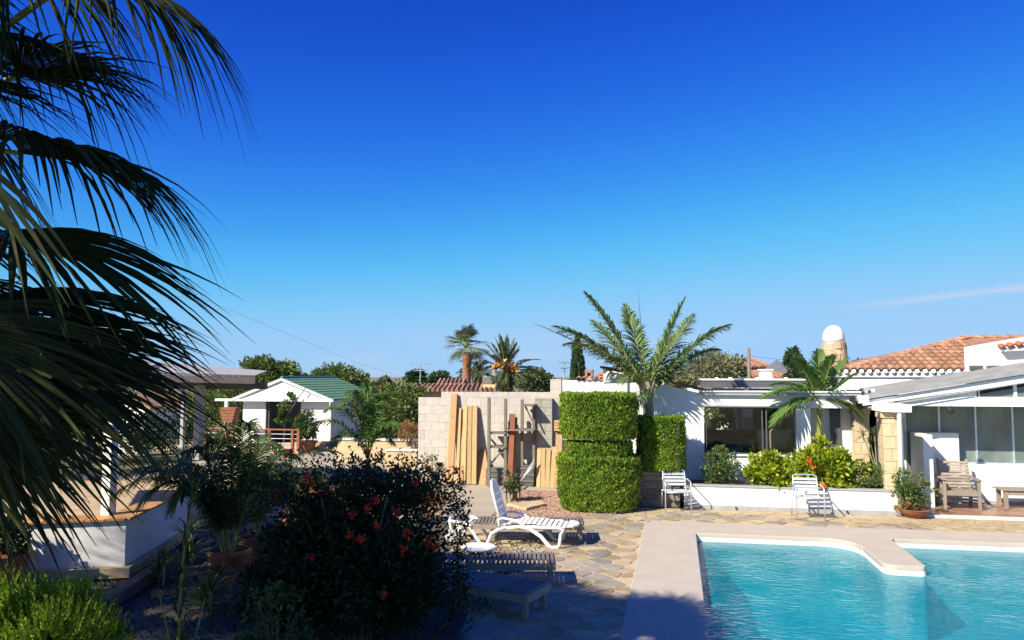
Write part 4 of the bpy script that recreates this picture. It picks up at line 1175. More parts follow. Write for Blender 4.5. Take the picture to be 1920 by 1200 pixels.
# clapboards, one by one: front, gable, right side
bh = .145; z = szb
while z < szt - .01:
    z1_ = min(z + bh, szt)
    for a, b in ((sx0, sxd0), (sxd1, sx1)): MB().box(a, b, SV - .008, SV + .02, z + .004, z1_ - .001).build('board', white_paint, sh)
    MB().box(sx1 - .02, sx1 + .008, SV + .021, SV + SD, z + .004, z1_ - .001).build('board', white_paint, sh)
    z = z1_
m = MB(); m.box(sx0, sxd0, SV + .02, SV + .08, szb, szt); m.box(sxd1, sx1 - .02, SV + .02, SV + .08, szb, szt); m.box(sx1 - .08, sx1 - .02, SV + .08, SV + SD - .1, szb, szt); m.build('lining', offwhite, sh)
xm = ridge.x
half = (eR.x - xm)
sh_left = xm - half - .1
z = szt
zr = rzs - .06
def gx(z, side): 
    f = (zr - z) / (zr - szt); return xm + side * f * half
while z < zr - .03:
    z1_ = min(z + bh, zr)
    MB().prism_y([(gx(z, -1), z + .004), (gx(z, 1), z + .004), (gx(z1_, 1), z1_), (gx(z1_, -1), z1_)], SV - .30, SV - .27).build('gable_board', white_paint, sh)
    z = z1_
# porch fascia beam, left porch post
MB().box(V(404, 745, SV - .32).x, eR.x + .02, SV - .36, SV - .24, szt - .10, szt - .002).build('porch_beam', white_paint, sh)
x = V(425, 760, SV - .3).x; MB().box(x - .06, x + .06, SV - .36, SV - .24, .1, szt - .1).build('porch_post', white_paint, sh)
MB().box(sx1 - .1, sx1 + .02, SV - .05, SV - .012, .02, szt - .1).build('corner_board', white_paint, sh)
MB().tube([(eR.x - .06, SV - .38, szt - .03), (eR.x - .1, SV - .30, szt - .25), (sx1 + .06, SV - .1, szt - .4), (sx1 + .06, SV - .1, .1)], .035, 8).build('downpipe', white_paint, sh, smooth=True)
m = MB(); m.box(sxd0 - .05, sxd0, SV - .02, SV + .1, szb, szt); m.box(sxd1, sxd1 + .05, SV - .02, SV + .1, szb, szt); m.build('door_frame', grey_cap, sh)
MB().box(sxd0, sxd0 + .1, SV + .05, SV + .9, szb, szt - .05).build('door', grey_dark, sh)
q0, q1 = V(1, 1, SV), 0
wy0, wy1 = SV + 2.0, SV + 2.7
wz0, wz1 = 1.1, 1.85
m = MB(); m.box(sx1 + .008, sx1 + .03, wy0, wy0 + .06, wz0, wz1); m.box(sx1 + .008, sx1 + .03, wy1 - .06, wy1, wz0, wz1); m.box(sx1 + .008, sx1 + .03, wy0 + .06, wy1 - .06, wz1 - .06, wz1); m.box(sx1 + .008, sx1 + .03, wy0 + .06, wy1 - .06, wz0, wz0 + .06)
fo = m.build('window', redwood, sh)
MB().box(sx1 + .012, sx1 + .018, wy0 + .06, wy1 - .06, wz0 + .06, wz1 - .06).build('pane', tinted, fo)
# roof: two slopes with tile courses
for side, nm in ((1, 'roof'), (-1, 'roof')):
    ex = xm + side * (half + .05); ez_ = szt - .02
    rl = MB(); n_ = 9
    dx, dz = (ex - xm) / n_, (ez_ - rzs) / n_
    for k in range(n_):
        x0, z0_ = xm + dx * k, rzs + dz * k; x1_, z1_ = x0 + dx * 1.06, z0_ + dz * 1.06
        # each course is a corrugated strip
        nn = 30; up_, lo_ = [], []
        y0, y1 = SV - .36, SV + SD + .2
        for i in range(nn * 2 + 1):
            y = y0 + (y1 - y0) * i / (nn * 2); hgt = .028 if i % 2 else .0
            up_.append((x0, y, z0_ + hgt)); lo_.append((x1_, y, z1_ + hgt + .03))
        rl.strip(up_, lo_)
        rl.add([(x1_, y0, z1_), (x1_, y1, z1_), (x1_, y1, z1_ + .035), (x1_, y0, z1_ + .035)], [(0, 1, 2, 3)])
    rl.add([(xm, SV - .36, rzs - .05), (ex, SV - .36, ez_ - .05), (ex, SV - .36, ez_ + .03), (xm, SV - .36, rzs + .03)], [(0, 1, 2, 3)])
    ro = rl.build('roof', greentile, sh)
    mm = MB().bar((xm, SV - .365, rzs - .05), (ex, SV - .365, ez_ - .05), .03, .09, (0, 0, 1)); mm.build('bargeboard', white_paint, ro)
MB().tube([(xm, SV - .37, rzs + .02), (xm, SV + SD + .2, rzs + .02)], .07, 8).build('ridge_cap', greentile, sh)
# steps
st = thing('stone_steps', 'two stone steps leading up to the white shed', 'steps', (V(610, 850, 28.5).x, 28.4, 0))
for k, (py0, v) in enumerate(((0, 28.0), (1, 28.5))):
    a, b = V(588, 850, v).x, V(630, 850, v).x
    MB().box(a, b + .1 - k * .3, v, SV - .4, .004 + k * .16, .16 + k * .16).build('step', fieldstone, st, bevel=.02)
# railing with red-brown rail and steel cables
RV2 = 27.0
rl = thing('deck_railing', 'red-brown wooden railing with steel cables in front of the shed', 'railing', (V(470, 840, RV2).x, RV2, 0))
r0, r1 = V(380, 802, RV2), V(562, 800, RV2)
MB().box(r0.x, r1.x, RV2 - .05, RV2 + .07, r0.z - .05, r0.z).build('handrail', redwood, rl, bevel=.01)
for px in (386, 436, 505, 549, 560):
    x = V(px, 800, RV2).x; MB().box(x - .05, x + .05, RV2 - .04, RV2 + .06, 0, r0.z - .05).build('post', redwood, rl)
for k in range(5): MB().tube([(r0.x, RV2, .2 + k * .17), (r1.x, RV2, .2 + k * .17)], .008, 5).build('cable', alu, rl)
MB().box(r0.x - 2, r1.x, RV2 - .12, SV - .4, .0, .14).build('deck', ochre, rl)
# red-brown planter box at the shed corner
q = V(431, 795, RV2 + 1.2)
t = thing('wooden_trough', 'red-brown tapering wooden planter box beside the left of the shed', 'planter', (q.x, RV2 + 1.2, .14))
for k in range(5):
    z = 1.05 + k * .12; w_ = .22 + k * .035
    MB().box(q.x - w_, q.x + w_, RV2 + 1.0, RV2 + 1.4, z + .005, z + .115).build('board', redwood, t)
for s in (-1, 1): MB().box(q.x + s * .16 - .04, q.x + s * .16 + .04, RV2 + 1.15, RV2 + 1.25, .14, 1.05).build('leg', redwood, t)

# far white annex with orange roof, seen below the pergola
an = thing('white_annex', 'small white building with sloping orange roof seen under the pergola', 'house', (-22, 30, 0))
AV = 31.0
a, b, c, d = V(205, 748, AV), V(272, 768, AV), V(272, 796, AV), V(205, 796, AV)
MB().prism_y([(a.x - 3, .0), (b.x, .0), (b.x, b.z), (a.x, a.z), (a.x - 3, a.z)], AV, AV + 3).build('wall', stucco, an)
m = MB(); dxx = b.x - a.x
m.prism_y([(a.x - 3, a.z + .001), (a.x, a.z + .001), (b.x + .1, b.z + .001), (b.x + .1, b.z + .12), (a.x, a.z + .45), (a.x - 3, a.z + .45)], AV - .1, AV + 3.2); m.build('roof', tile_or, an)
for k in range(14):
    x = a.x + k * (b.x - a.x) / 14
    put_tile(an, (x, AV - .12, a.z + (b.z - a.z) * k / 14 + .3 - .2 * k / 14), (.9, 0, -.25), TILE, 'roof_tile', 1.3)
q0, q1 = V(219, 806, 25), V(272, 840, 25)
o = MB().box(q0.x, q1.x, 25, 25.25, 0, q0.z).build('grey_low_wall', offwhite, bevel=.01); tag(o, 'short grey rendered wall below the white annex', 'wall')

# pergola roof: slab, beams, posts
PG = thing('pergola', 'white pergola with flat slab roof over the left terrace', 'pergola', (-8.5, 11.5, 0.79))
cA = P(237, 974, 11.35); CW = G(237, 1078)
pw = .8
c0, c1 = P(-400, 640, 9.8), P(262, 666, 11.3)
c2, c3 = P(500, 704, 19.0), P(150, 694, 21.0)
def slab(name, pts, th_, mat):
    pts = [Vector(p) for p in pts]; m = MB()
    m.add([p for p in pts] + [p - Vector((0, 0, th_)) for p in pts], [(0, 1, 2, 3), (7, 6, 5, 4), (0, 4, 5, 1), (1, 5, 6, 2), (2, 6, 7, 3), (3, 7, 4, 0)])
    return m.build(name, mat, PG)
nA = [P(-260, 690, 11.0), P(222, 694, 11.5), P(300, 682, 15.5), P(-100, 672, 15.5)]
slab('roof_slab', nA, .10, offwhite)
fB = [P(140, 697, 16.0), P(478, 706, 18.0), P(500, 697, 22.0), P(250, 676, 22.0)]
slab('roof_slab', [p + Vector((0, 0, .03)) for p in fB], .03, grey_cap)
MB().bar(Vector(fB[0]) - Vector((0, 0, .09)), Vector(fB[1]) - Vector((0, 0, .09)), .05, .16).build('fascia', tanboard, PG)
for k in range(7):
    a = Vector(nA[0]).lerp(Vector(nA[1]), (k + .3) / 7) - Vector((0, 0, .15)); b = Vector(nA[3]).lerp(Vector(nA[2]), (k + .3) / 7) - Vector((0, 0, .15))
    MB().bar(a, b, .07, .10).build('rafter', oldwood, PG)
a = P(500, 723, 18.8); b = P(120, 723, 19.2)
MB().bar(a, b, .14, .17).build('rear_beam', grey_dark, PG)
a, b = P(-260, 712, 11.35), P(236, 716, 11.75)
MB().bar(a, b, .14, .16).build('front_beam', offwhite, PG)
def post(px, pyt, pyb, depth, w_, mat):
    t, bt = P(px, pyt, depth), P(px, pyb, depth); MB().box(t.x - w_ / 2, t.x + w_ / 2, t.y - w_ / 2, t.y + w_ / 2, bt.z, t.z).build('post', mat, PG, bevel=.008)
post(212, 722, 968, 11.75, .15, stucco)
post(375, 722, 862, 18.7, .18, grey_cap)
post(345, 715, 860, 22.5, .10, grey_cap)
post(170, 722, 900, 14.0, .10, grey_cap)
# parapet with tile coping
def gpt(px, py, z): v = G(px, py, z); return (v.x, v.y)
pz_ = .80
A0, A1, A2 = gpt(-330, 996, pz_), gpt(237, 976, pz_), gpt(352, 922, pz_)
pp = thing('parapet_wall', 'white parapet wall with orange tile coping around the left terrace', 'wall', (A1[0], A1[1], 0))
def wall_seg(p, q, th_, z0, z1, name, mat, ext=0):
    p, q = Vector(p), Vector(q); d = (q - p).normalized(); nn = Vector((-d.y, d.x)) * th_
    return MB().prism([tuple(p - d * ext), tuple(q + d * ext), tuple(q + d * ext + nn), tuple(p - d * ext + nn)], z0, z1).build(name, mat, pp, bevel=.008)
def wall_path(offs, z0, z1, name, mat):
    p, c, q = Vector(A0), Vector(A1), Vector(A2)
    d1, d2 = (c - p).normalized(), (q - c).normalized()
    n1, n2 = Vector((-d1.y, d1.x)), Vector((-d2.y, d2.x))
    def corner(o):
        k = 1 + n1.dot(n2); return c + (n1 + n2) * (o / k)
    a, b = offs
    poly = [p + n1 * a, corner(a), q + n2 * a, q + n2 * b, corner(b), p + n1 * b]
    return MB().prism([tuple(x) for x in poly], z0, z1).build(name, mat, pp, bevel=.006)
wall_path((0, .30), 0.15, pz_ - .002, 'wall', stucco)
wall_path((-.10, .40), 0, .15, 'plinth', ochre)
p, c, q = Vector(A0), Vector(A1), Vector(A2)
for (s, e) in ((p, c), (c, q)):
    d = (e - s); ln = d.length; d.normalize(); nn = Vector((-d.y, d.x)); k = int(ln / .26)
    for i in range(k):
        a, b = s + d * (ln * i / k + .006), s + d * (ln * (i + 1) / k - .006)
        MB().prism([tuple(a - nn * .05), tuple(b - nn * .05), tuple(b + nn * .36), tuple(a + nn * .36)], pz_, pz_ + .035 + random.uniform(0, .004)).build('coping_tile', copingtile, pp, bevel=.006)
# terrace floor behind the parapet and low kerb at its foot
MB().prism([(A1[0] - .2, A1[1] + .35), (A2[0] - .2, A2[1]), (A2[0] - .6, A2[1] + 6), (A0[0] - 4, A0[1] + 8), (A0[0], A0[1] + .4)], 0, .3).build('raised_terrace', fieldstone, kind='structure')
k0, k1, k2 = G(175, 1128, .12), G(330, 1036, .12), G(345, 1040, .12)
o = MB().prism([(k0.x, k0.y), (k1.x, k1.y), (k1.x + .22, k1.y - .05), (k0.x + .25, k0.y - .1)], 0, .16).build('bed_edging', edging, bevel=.02); tag(o, 'low brown edging kerb between the parapet and dark gravel bed', 'kerb')

# ================================================================== FURNITURE
def metal_chair(loc, rz, label):
    t = thing('metal_chair', label, 'chair', loc, 'aluminium chairs by the planter wall', rz)
    r_ = .0135
    for s in (-1, 1):
        x = s * .27
        MB().tube([(x, -.26, 0), (x, -.255, .40), (x, -.25, .60), (x, -.22, .645), (x, .12, .655), (x, .25, .65)], r_, 8).build('front_leg', alu, t, smooth=True, local=True)
        MB().tube([(x * .98, .34, 0), (x * .96, .24, .42)], r_, 8).build('rear_leg', alu, t, smooth=True, local=True)
    MB().tube([(-.24, .16, .42), (-.24, .24, .66), (-.235, .29, .80), (-.19, .30, .84), (.19, .30, .84), (.235, .29, .80), (.24, .24, .66), (.24, .16, .42)], r_, 8).build('back_frame', alu, t, smooth=True, local=True)
    MB().tube([(-.26, -.24, .42), (-.25, .2, .41), (.25, .2, .41), (.26, -.24, .42), (-.26, -.24, .42)], .012, 8).build('seat_frame', alu, t, smooth=True, local=True)
    for k in range(6): MB().box(-.25, .25, -.24 + k * .07, -.185 + k * .07, .428, .438).build('seat_slat', slatalu, t, bevel=.003, local=True)
    for k in range(4):
        z = .535 + k * .072; y = .205 + (z - .42) * .22
        MB().bar((-.235, y, z), (.235, y, z), .012, .052, (0, .2, 1)).build('back_slat', slatalu, t, bevel=.003, local=True)
    return t
cL = G(1262, 962); cR = G(1517, 976)
mc = metal_chair((cL.x + .07, cL.y + .22, .012), R(10), 'aluminium slatted chair standing before the stone planter and hedge')
dup(mc, (cR.x + .02, cR.y + .22, .014), R(2), 'aluminium slatted chair before the white planter wall and yellow shrub')

def slat_lounger(loc, rz, label, mat, ln=1.95, wd=.64, h=.34, split=True, dark=None):
    t = thing('wooden_lounger', label, 'sun lounger', loc, 'weathered wooden loungers on the stone paving', rz)
    for s in (-1, 1): MB().box(-ln, 0, s * wd / 2 - (.045 if s > 0 else 0), s * wd / 2 + (.045 if s < 0 else 0), h - .11, h - .02).build('side_rail', oldwood, t, bevel=.004, local=True)
    MB().box(-.04, 0, -wd / 2 + .046, wd / 2 - .046, h - .11, h - .02).build('end_rail', oldwood, t, local=True)
    MB().box(-ln, -ln + .04, -wd / 2 + .046, wd / 2 - .046, h - .11, h - .02).build('end_rail', oldwood, t, local=True)
    for x in (-.075, -ln + .35):
        for s in (-1, 1): MB().box(x - .035, x + .035, s * (wd / 2 - .078) - .03, s * (wd / 2 - .078) + .03, 0, h - .03).build('leg', oldwood, t, bevel=.004, local=True)
    n = int(ln / .062)
    for k in range(n):
        x = -ln + .01 + k * (ln - .01) / n
        MB().box(x, x + .042, -wd / 2 - .008, wd / 2 + .008, h - .018, h).build('slat', mat, t, local=True)
    return t
a3, b3 = G(1034, 1056, .34), G(1047, 1037, .34)
l3c = (a3 + b3) / 2
slat_lounger((l3c.x, l3c.y, .012), R(11), 'grey slatted wooden lounger lit by the sun, third from the back', greywood)
a4, b4 = G(986, 1116, .32), G(1037, 1092, .32)
l4c = (a4 + b4) / 2
slat_lounger((l4c.x, l4c.y, .012), R(-17), 'nearest slatted wooden lounger, in shadow and half hidden by the bush', greywood, h=.32)
a2_, b2_ = G(1083, 985, .33), G(1105, 969, .33)
l2c = (a2_ + b2_) / 2
slat_lounger((l2c.x, l2c.y, .012), R(9), 'slatted wooden lounger behind the white plastic lounger', greywood, h=.33)

# white plastic lounger
def plastic_lounger(loc, rz, label):
    t = thing('plastic_lounger', label, 'sun lounger', loc, None, rz)
    W_ = .60
    for s in (-1, 1):
        y = s * (W_ / 2 + .01)
        # arched front leg loop and rear leg, flat moulded beams
        MB().tube([(.16, y, .30), (.38, y, .325), (.55, y, .30), (.75, y, .18), (.88, y, .03), (.93, y, .0), (1.03, y, .0), (1.07, y, .04), (1.09, y, .22), (1.14, y, .30), (1.04, y, .33), (.80, y, .325), (.38, y, .335)], [.028, .03, .032, .034, .034, .03, .03, .03, .026, .026, .028, .028, .026], 8).build('front_leg', plastic, t, smooth=True, local=True)
        MB().tube([(-.62, y, .36), (-.50, y, .33), (-.38, y, .14), (-.30, y, .02), (-.2, y, .0), (-.16, y, .05), (-.10, y, .2), (.05, y, .28), (.16, y, .31)], [.026, .03, .03, .03, .03, .03, .03, .03, .028], 8).build('rear_leg', plastic, t, smooth=True, local=True)
        MB().tube([(.05, y * 1.04, .30), (.02, y * 1.08, .44), (.10, y * 1.1, .465), (.30, y * 1.1, .44), (.46, y * 1.06, .36), (.5, y, .33)], .022, 8).build('armrest', plastic, t, smooth=True, local=True)
        MB().tube([(-.80, y * .9, .13), (-.80, y * .9 + s * .045, .13)], [.12, .12], 18).build('wheel', rubber, t, smooth=False, local=True)
        MB().tube([(-.85, y * .9, .38), (-.80, y * .9, .13), (-.55, y * .95, .33)], .022, 6).build('wheel_arm', plastic, t, smooth=True, local=True)
    MB().tube([(-.62, -.31, .36), (-.86, -.27, .38), (-.9, 0, .385), (-.86, .27, .38), (-.62, .31, .36)], .026, 8).build('head_bar', plastic, t, smooth=True, local=True)
    # seat slats
    for k in range(13):
        x = .08 + k * .085; z = .345 + .03 * math.sin(k / 12 * PI * 1.3)
        MB().box(x, x + .07, -W_ / 2 + .01, W_ / 2 - .01, z, z + .018).build('seat_slat', plastic, t, bevel=.006, local=True)
    # rounded foot end
    MB().prism([(1.19, -.29), (1.30, -.25), (1.37, -.12), (1.385, 0), (1.37, .12), (1.30, .25), (1.19, .29)], .325, .36).build('foot_end', plastic, t, bevel=.012, local=True)
    # backrest: raised, rounded top, slots between its slats
    mt = Matrix.Translation((.06, 0, .35)) @ Matrix.Rotation(R(-16), 4, 'Y')
    for s in (-1, 1):
        MB(mt).tube([(0, s * .26, 0), (0, s * .27, .40), (0, s * .24, .62), (0, s * .14, .72), (0, 0, .745)], [.022, .024, .026, .026, .026], 8).build('back_rim', plastic, t, smooth=True, local=True)
    zc = [0.02, .14, .26, .38]
    for k, z0 in enumerate(zc): MB(mt).box(-.012, .012, -.25, .25, z0, z0 + .105).build('back_slat', plastic, t, bevel=.005, local=True)
    MB(mt).add([(x, y, z) for x in (-.012, .012) for y, z in ((-.25, .50), (.25, .50), (.23, .62), (.13, .70), (0, .73), (-.13, .70), (-.23, .62))],
        [(0, 1, 2, 3, 4, 5, 6), (13, 12, 11, 10, 9, 8, 7)] + [(i, 7 + i, 7 + (i + 1) % 7, (i + 1) % 7) for i in range(7)]).build('head_panel', plastic, t, local=True)
    return t
pf = G(1040, 1032)
q = G(935, 1015, .0)
plastic_lounger((pf.x - 1.02, pf.y + .42, .014), R(2), 'white moulded plastic sun lounger with raised back and wheels')
q = G(897, 1026, .42)
t = thing('plastic_table', 'low white plastic side table between the bush and the loungers', 'table', (q.x, q.y, 0))
MB().lathe([(.05, .40), (.23, .40), (.26, .415), (.26, .43), (.24, .44), (.05, .442)], (q.x, q.y, 0), 24).build('table_top', plastic, t, smooth=False)
for k in range(4):
    an_ = PI / 4 + k * PI / 2
    MB().bar((q.x + .22 * math.cos(an_), q.y + .22 * math.sin(an_), 0.01), (q.x + .16 * math.cos(an_), q.y + .16 * math.sin(an_), .41), .045, .045).build('leg', plastic, t)

# wooden armchair on the terrace
def teak_chair(loc, rz, label):
    t = thing('teak_armchair', label, 'armchair', loc, None, rz)
    for s in (-1, 1):
        x = s * .33
        MB().box(x - .03, x + .03, -.33, -.27, 0, .62).build('front_leg', oldwood, t, bevel=.004, local=True)
        MB().bar((x, .42, 0), (x, .22, .50), .06, .05, (0, 1, 0)).build('rear_leg', oldwood, t, local=True)
        MB().box(x - .045, x + .045, -.36, .36, .622, .65).build('armrest', oldwood, t, bevel=.006, local=True)
        MB().box(x - .02, x + .02, -.27, .30, .30, .37).build('side_rail', oldwood, t, local=True)
        MB().bar((x * .86, .18, .36), (x * .86, .44, 1.0), .05, .04, (0, 1, 0)).build('back_post', oldwood, t, local=True)
    MB().box(-.31, .31, -.32, -.28, .30, .37).build('front_rail', oldwood, t, local=True)
    MB().box(-.31, .31, .26, .30, .12, .17).build('stretcher', oldwood, t, local=True)
    for k in range(7): MB().box(-.31, .31, -.31 + k * .075, -.25 + k * .075, .373, .392).build('seat_slat', oldwood, t, local=True)
    for k in range(9):
        z = .44 + k * .062; y = .18 + (z - .36) * .406 - .03
        MB().bar((-.30, y, z), (.30, y, z), .016, .05, (0, .4, 1)).build('back_slat', oldwood, t, local=True)
    return t
tcp = G(1797, 957, .062); teak_chair((tcp.x + .12, tcp.y + .35, .062), R(-4), 'weathered teak armchair with slatted back on the brown terrace')
bp_ = G(1886, 955, .062)
t = thing('wooden_bench', 'low weathered wooden bench cut off by the right edge of the view', 'bench', (bp_.x + .6, bp_.y + .2, .062))
for x in (0, 1.3):
    for y in (0, .38): MB().box(bp_.x + x - .03, bp_.x + x + .05, bp_.y + y - .03, bp_.y + y + .03, .062, .46).build('leg', oldwood, t, bevel=.004)
MB().box(bp_.x - .0, bp_.x + 1.3, bp_.y - .02, bp_.y + .02, .36, .455).build('apron', oldwood, t)
for k in range(6): MB().box(bp_.x - .10, bp_.x + 1.45, bp_.y - .06 + k * .085, bp_.y + .012 + k * .085, .462, .485).build('seat_slat', oldwood, t)

# ================================================================== PLANTS
def pot(parent, c, r, h, name='pot', mat=terracotta, z=0):
    MB().lathe([(r * .62, 0), (r * .9, h * .75), (r * .92, h * .84), (r * 1.05, h * .85), (r * 1.05, h), (r * .9, h), (r * .88, h * .86), (.01, h * .85)], (c[0], c[1], z), 22).build(name, mat, parent, smooth=False)

# planter shrubs
def shrub(name, label, c, rad, n, per, ln, wd, mat, trunk=True, cat='shrub', group=None, shell=.35, crad=.3, base=None, stems=7):
    t = thing(name, label, cat, (c[0], c[1], base if base is not None else c[2] - rad[2]), group)
    b = base if base is not None else c[2] - rad[2]
    foliage('foliage', crown_arrays(c, rad, n, per, ln, wd, shell, crad), mat, t)
    m = MB()
    for k in range(stems):
        q = 2 * PI * k / stems + random.uniform(-.3, .3); f = random.uniform(.35, .75)
        e = Vector((c[0] + rad[0] * f * math.cos(q), c[1] + rad[1] * f * math.sin(q), c[2] + rad[2] * random.uniform(0, .6)))
        m.tube(bez((c[0] + .05 * math.cos(q), c[1] + .05 * math.sin(q), b), (c[0] + .1 * math.cos(q), c[1] + .1 * math.sin(q), c[2]), e, 6), [.02, .017, .014, .012, .009, .006], 5)
    m.build('stems', bark, t)
    return t
def flower(parent, c, s, mat, n=14, name='flower'):
    c = np.array(c); D = rand_dirs(n) + np.array([0, -.3, .3])
    foliage(name, leaf_arrays(np.tile(c, (n, 1)) + rng.normal(size=(n, 3)) * s * .25, D, s * rng.uniform(.6, 1.1, n), s * .55), mat, parent)
shrub('courtyard_shrub', 'dark leafy shrub seen through the glazed room in the courtyard', (shrub_spot[0], shrub_spot[1], 1.35), (.75, .4, .75), 50, 40, .13, .06, L['tree_leaf'], base=0)
PVc = 18.15
q = V(1352, 880, PVc); shrub('oleander_shrub', 'dark green loose shrub at the left end of the white planter', (q.x, PVc, .78), (.48, .4, .42), 40, 42, .075, .035, L['green_shrub_leaf'], base=.4)
q = V(1350, 843, PVc + .3); shrub('window_shrub', 'thin green shrub standing before the glazed opening', (q.x, PVc + .35, 1.13), (.24, .2, .2), 14, 40, .06, .03, L['green_shrub_leaf'], base=.4)
q = V(1450, 880, PVc - .05); hbk = shrub('yellow_shrub', 'yellow-green leafy shrub in the middle of the white planter', (q.x, PVc - .05, .73), (.58, .42, .44), 60, 46, .11, .07, L['yellow_shrub_leaf'], base=.4, shell=.3)
q = V(1540, 870, PVc - .05); hb2 = shrub('hibiscus_shrub', 'tall yellow-green hibiscus shrub with orange flowers in the planter', (q.x, PVc - .02, .86), (.72, .42, .58), 95, 46, .11, .07, L['yellow_shrub_leaf'], base=.4, shell=.3)
for px, py in ((1518, 868), (1523, 876), (1517, 862)): flower(hb2, V(px, py, PVc - .48), .06, L['orange_flower'])
q = V(1543, 911, PW - .06)
t = thing('orange_ball', 'orange-red round fruit hanging over the planter cap beside the second chair', 'fruit', (q.x, PW - .05, q.z - .07))
MB().lathe([(.01, -.075), (.045, -.06), (.062, -.02), (.062, .02), (.045, .06), (.02, .078), (.005, .085)], (q.x, PW - .05, q.z), 14).build('fruit', L['orange_flower'], t, smooth=True)
MB().tube([(q.x, PW - .05, q.z + .08), (q.x - .02, PW, q.z + .16)], .006, 5).build('stalk', greenstem, t)
q = V(1625, 888, PVc); shrub('rose_shrub', 'loose green shrub beside the sandstone pillar in the planter', (q.x, PVc - .1, .70), (.42, .35, .32), 34, 34, .07, .04, L['green_shrub_leaf'], base=.4)
# dracaena between the pillars
def strap_rosette(m, c, n, ln, wd, rr, el=(10, 80), droop=.5):
    for k in range(n):
        q = rr.uniform(0, 2 * PI); e = R(rr.uniform(*el)); l_ = ln * rr.uniform(.75, 1.1)
        d = Vector((math.cos(q) * math.cos(e), math.sin(q) * math.cos(e), math.sin(e))); s_ = Vector((-math.sin(q), math.cos(q), 0))
        pts = [c + d * l_ * t - Vector((0, 0, droop * l_ * t * t)) for t in (0, .35, .7, 1)]
        ws = [wd * .6, wd, wd * .7, .002]
        m.strip([p + s_ * w / 2 for p, w in zip(pts, ws)], [p - s_ * w / 2 for p, w in zip(pts, ws)])
rr = random.Random(3)
q = V(1625, 815, 18.6)
t = thing('dracaena', 'thin-stemmed dracaena with spiky leaf heads between the two stone pillars', 'plant', (q.x + .2, 18.6, .4))
for k, (px, py) in enumerate(((1618, 818), (1640, 815), (1632, 832))):
    c = V(px, py, 18.55 + .1 * k); m = MB(); strap_rosette(m, c, 34, .34, .018, rr, (-10, 85), .35); m.build('leaf_head', L['strap_leaf'], t)
    MB().tube(bez((q.x + .22, 18.6, .4), (q.x + .18, 18.6, .9), c, 8), .014, 6).build('stem', greystem, t)
# potted shrub at the terrace corner
q = G(1714, 968, .03)
t = thing('potted_shrub', 'green shrub in a wide terracotta bowl at the terrace corner', 'potted plant', (q.x, q.y, .012))
MB().lathe([(.16, .0), (.27, .10), (.30, .15), (.31, .16), (.29, .17), (.02, .14)], (q.x, q.y, .012), 22).build('bowl', terracotta, t)
foliage('foliage', crown_arrays((q.x - .02, q.y, .62), (.36, .33, .42), 46, 30, .07, .04, .2, .28), L['green_shrub_leaf'], t)
m = MB()
for k in range(8): m.tube(bez((q.x, q.y, .14), (q.x, q.y, .4), (q.x + random.uniform(-.25, .25), q.y + random.uniform(-.2, .2), .85), 5), .008, 5)
m.build('stems', bark, t)
foliage('dry_grass', crown_arrays((q.x - .12, q.y - .05, .22), (.24, .2, .11), 20, 30, .12, .012, .2, .3, up=.8), L['brown_bush_leaf'], t)
# plants behind the tinted glass
for k, px in enumerate((1822, 1860, 1895, 1915)):
    q = V(px, 858, GV + .5)
    o = shrub('indoor_shrub', ['dark leafy plant behind the glass nearest the half wall', 'second plant from the left behind the glass, low and grassy', 'third low plant behind the tinted glass', 'low plant behind the glass at the right edge'][k], (q.x, GV + .55, lz + (.28 if k == 0 else .12)), (.3, .2, .32 if k == 0 else .2), 18, 30, .1, .03, L['green_shrub_leaf'], base=lz - .1, group='plants behind the tinted glass')
MB().box(hx1, XR, GV + .35, GV + .75, .06, lz - .08).build('indoor_planter', roomgrey, ph)

# strap-leaf plant in the gravel bed
q = G(968, 940)
t = thing('strap_plant', 'clump of strap-leaved plants in the pink gravel bed', 'plant', (q.x, q.y, 0))
rr = random.Random(9)
for k in range(9):
    x, y = q.x + rr.uniform(-.2, .2), q.y + rr.uniform(-.15, .15); h_ = rr.uniform(.35, .72)
    top = Vector((x + rr.uniform(-.12, .12), y + rr.uniform(-.1, .1), h_))
    MB().tube([(x, y, 0), (x, y, h_ * .5), top], [.022, .02, .014], 6).build('stem', greystem, t)
    m = MB(); strap_rosette(m, top - Vector((0, 0, .1)), 26, .30, .035, rr, (10, 85), .4)
    for z in (.3, .5): strap_rosette(m, Vector((x, y, h_ * z + .05)), 8, .24, .03, rr, (15, 60), .3)
    m.build('leaf_head', L['strap_leaf'], t)
s0_, s1_ = G(955, 952), G(1020, 948)
o = MB().prism([(s0_.x - .1, s0_.y + .15), (s0_.x + .45, s0_.y - .35), (s1_.x + .05, s1_.y - .1), (s1_.x - .1, s1_.y + .3), (s0_.x + .3, s0_.y + .5)], .0, .07).build('stone_slab', fieldstone, bevel=.015); tag(o, 'flat brown stone slab lying on the pink gravel below the strap plant', 'slab')

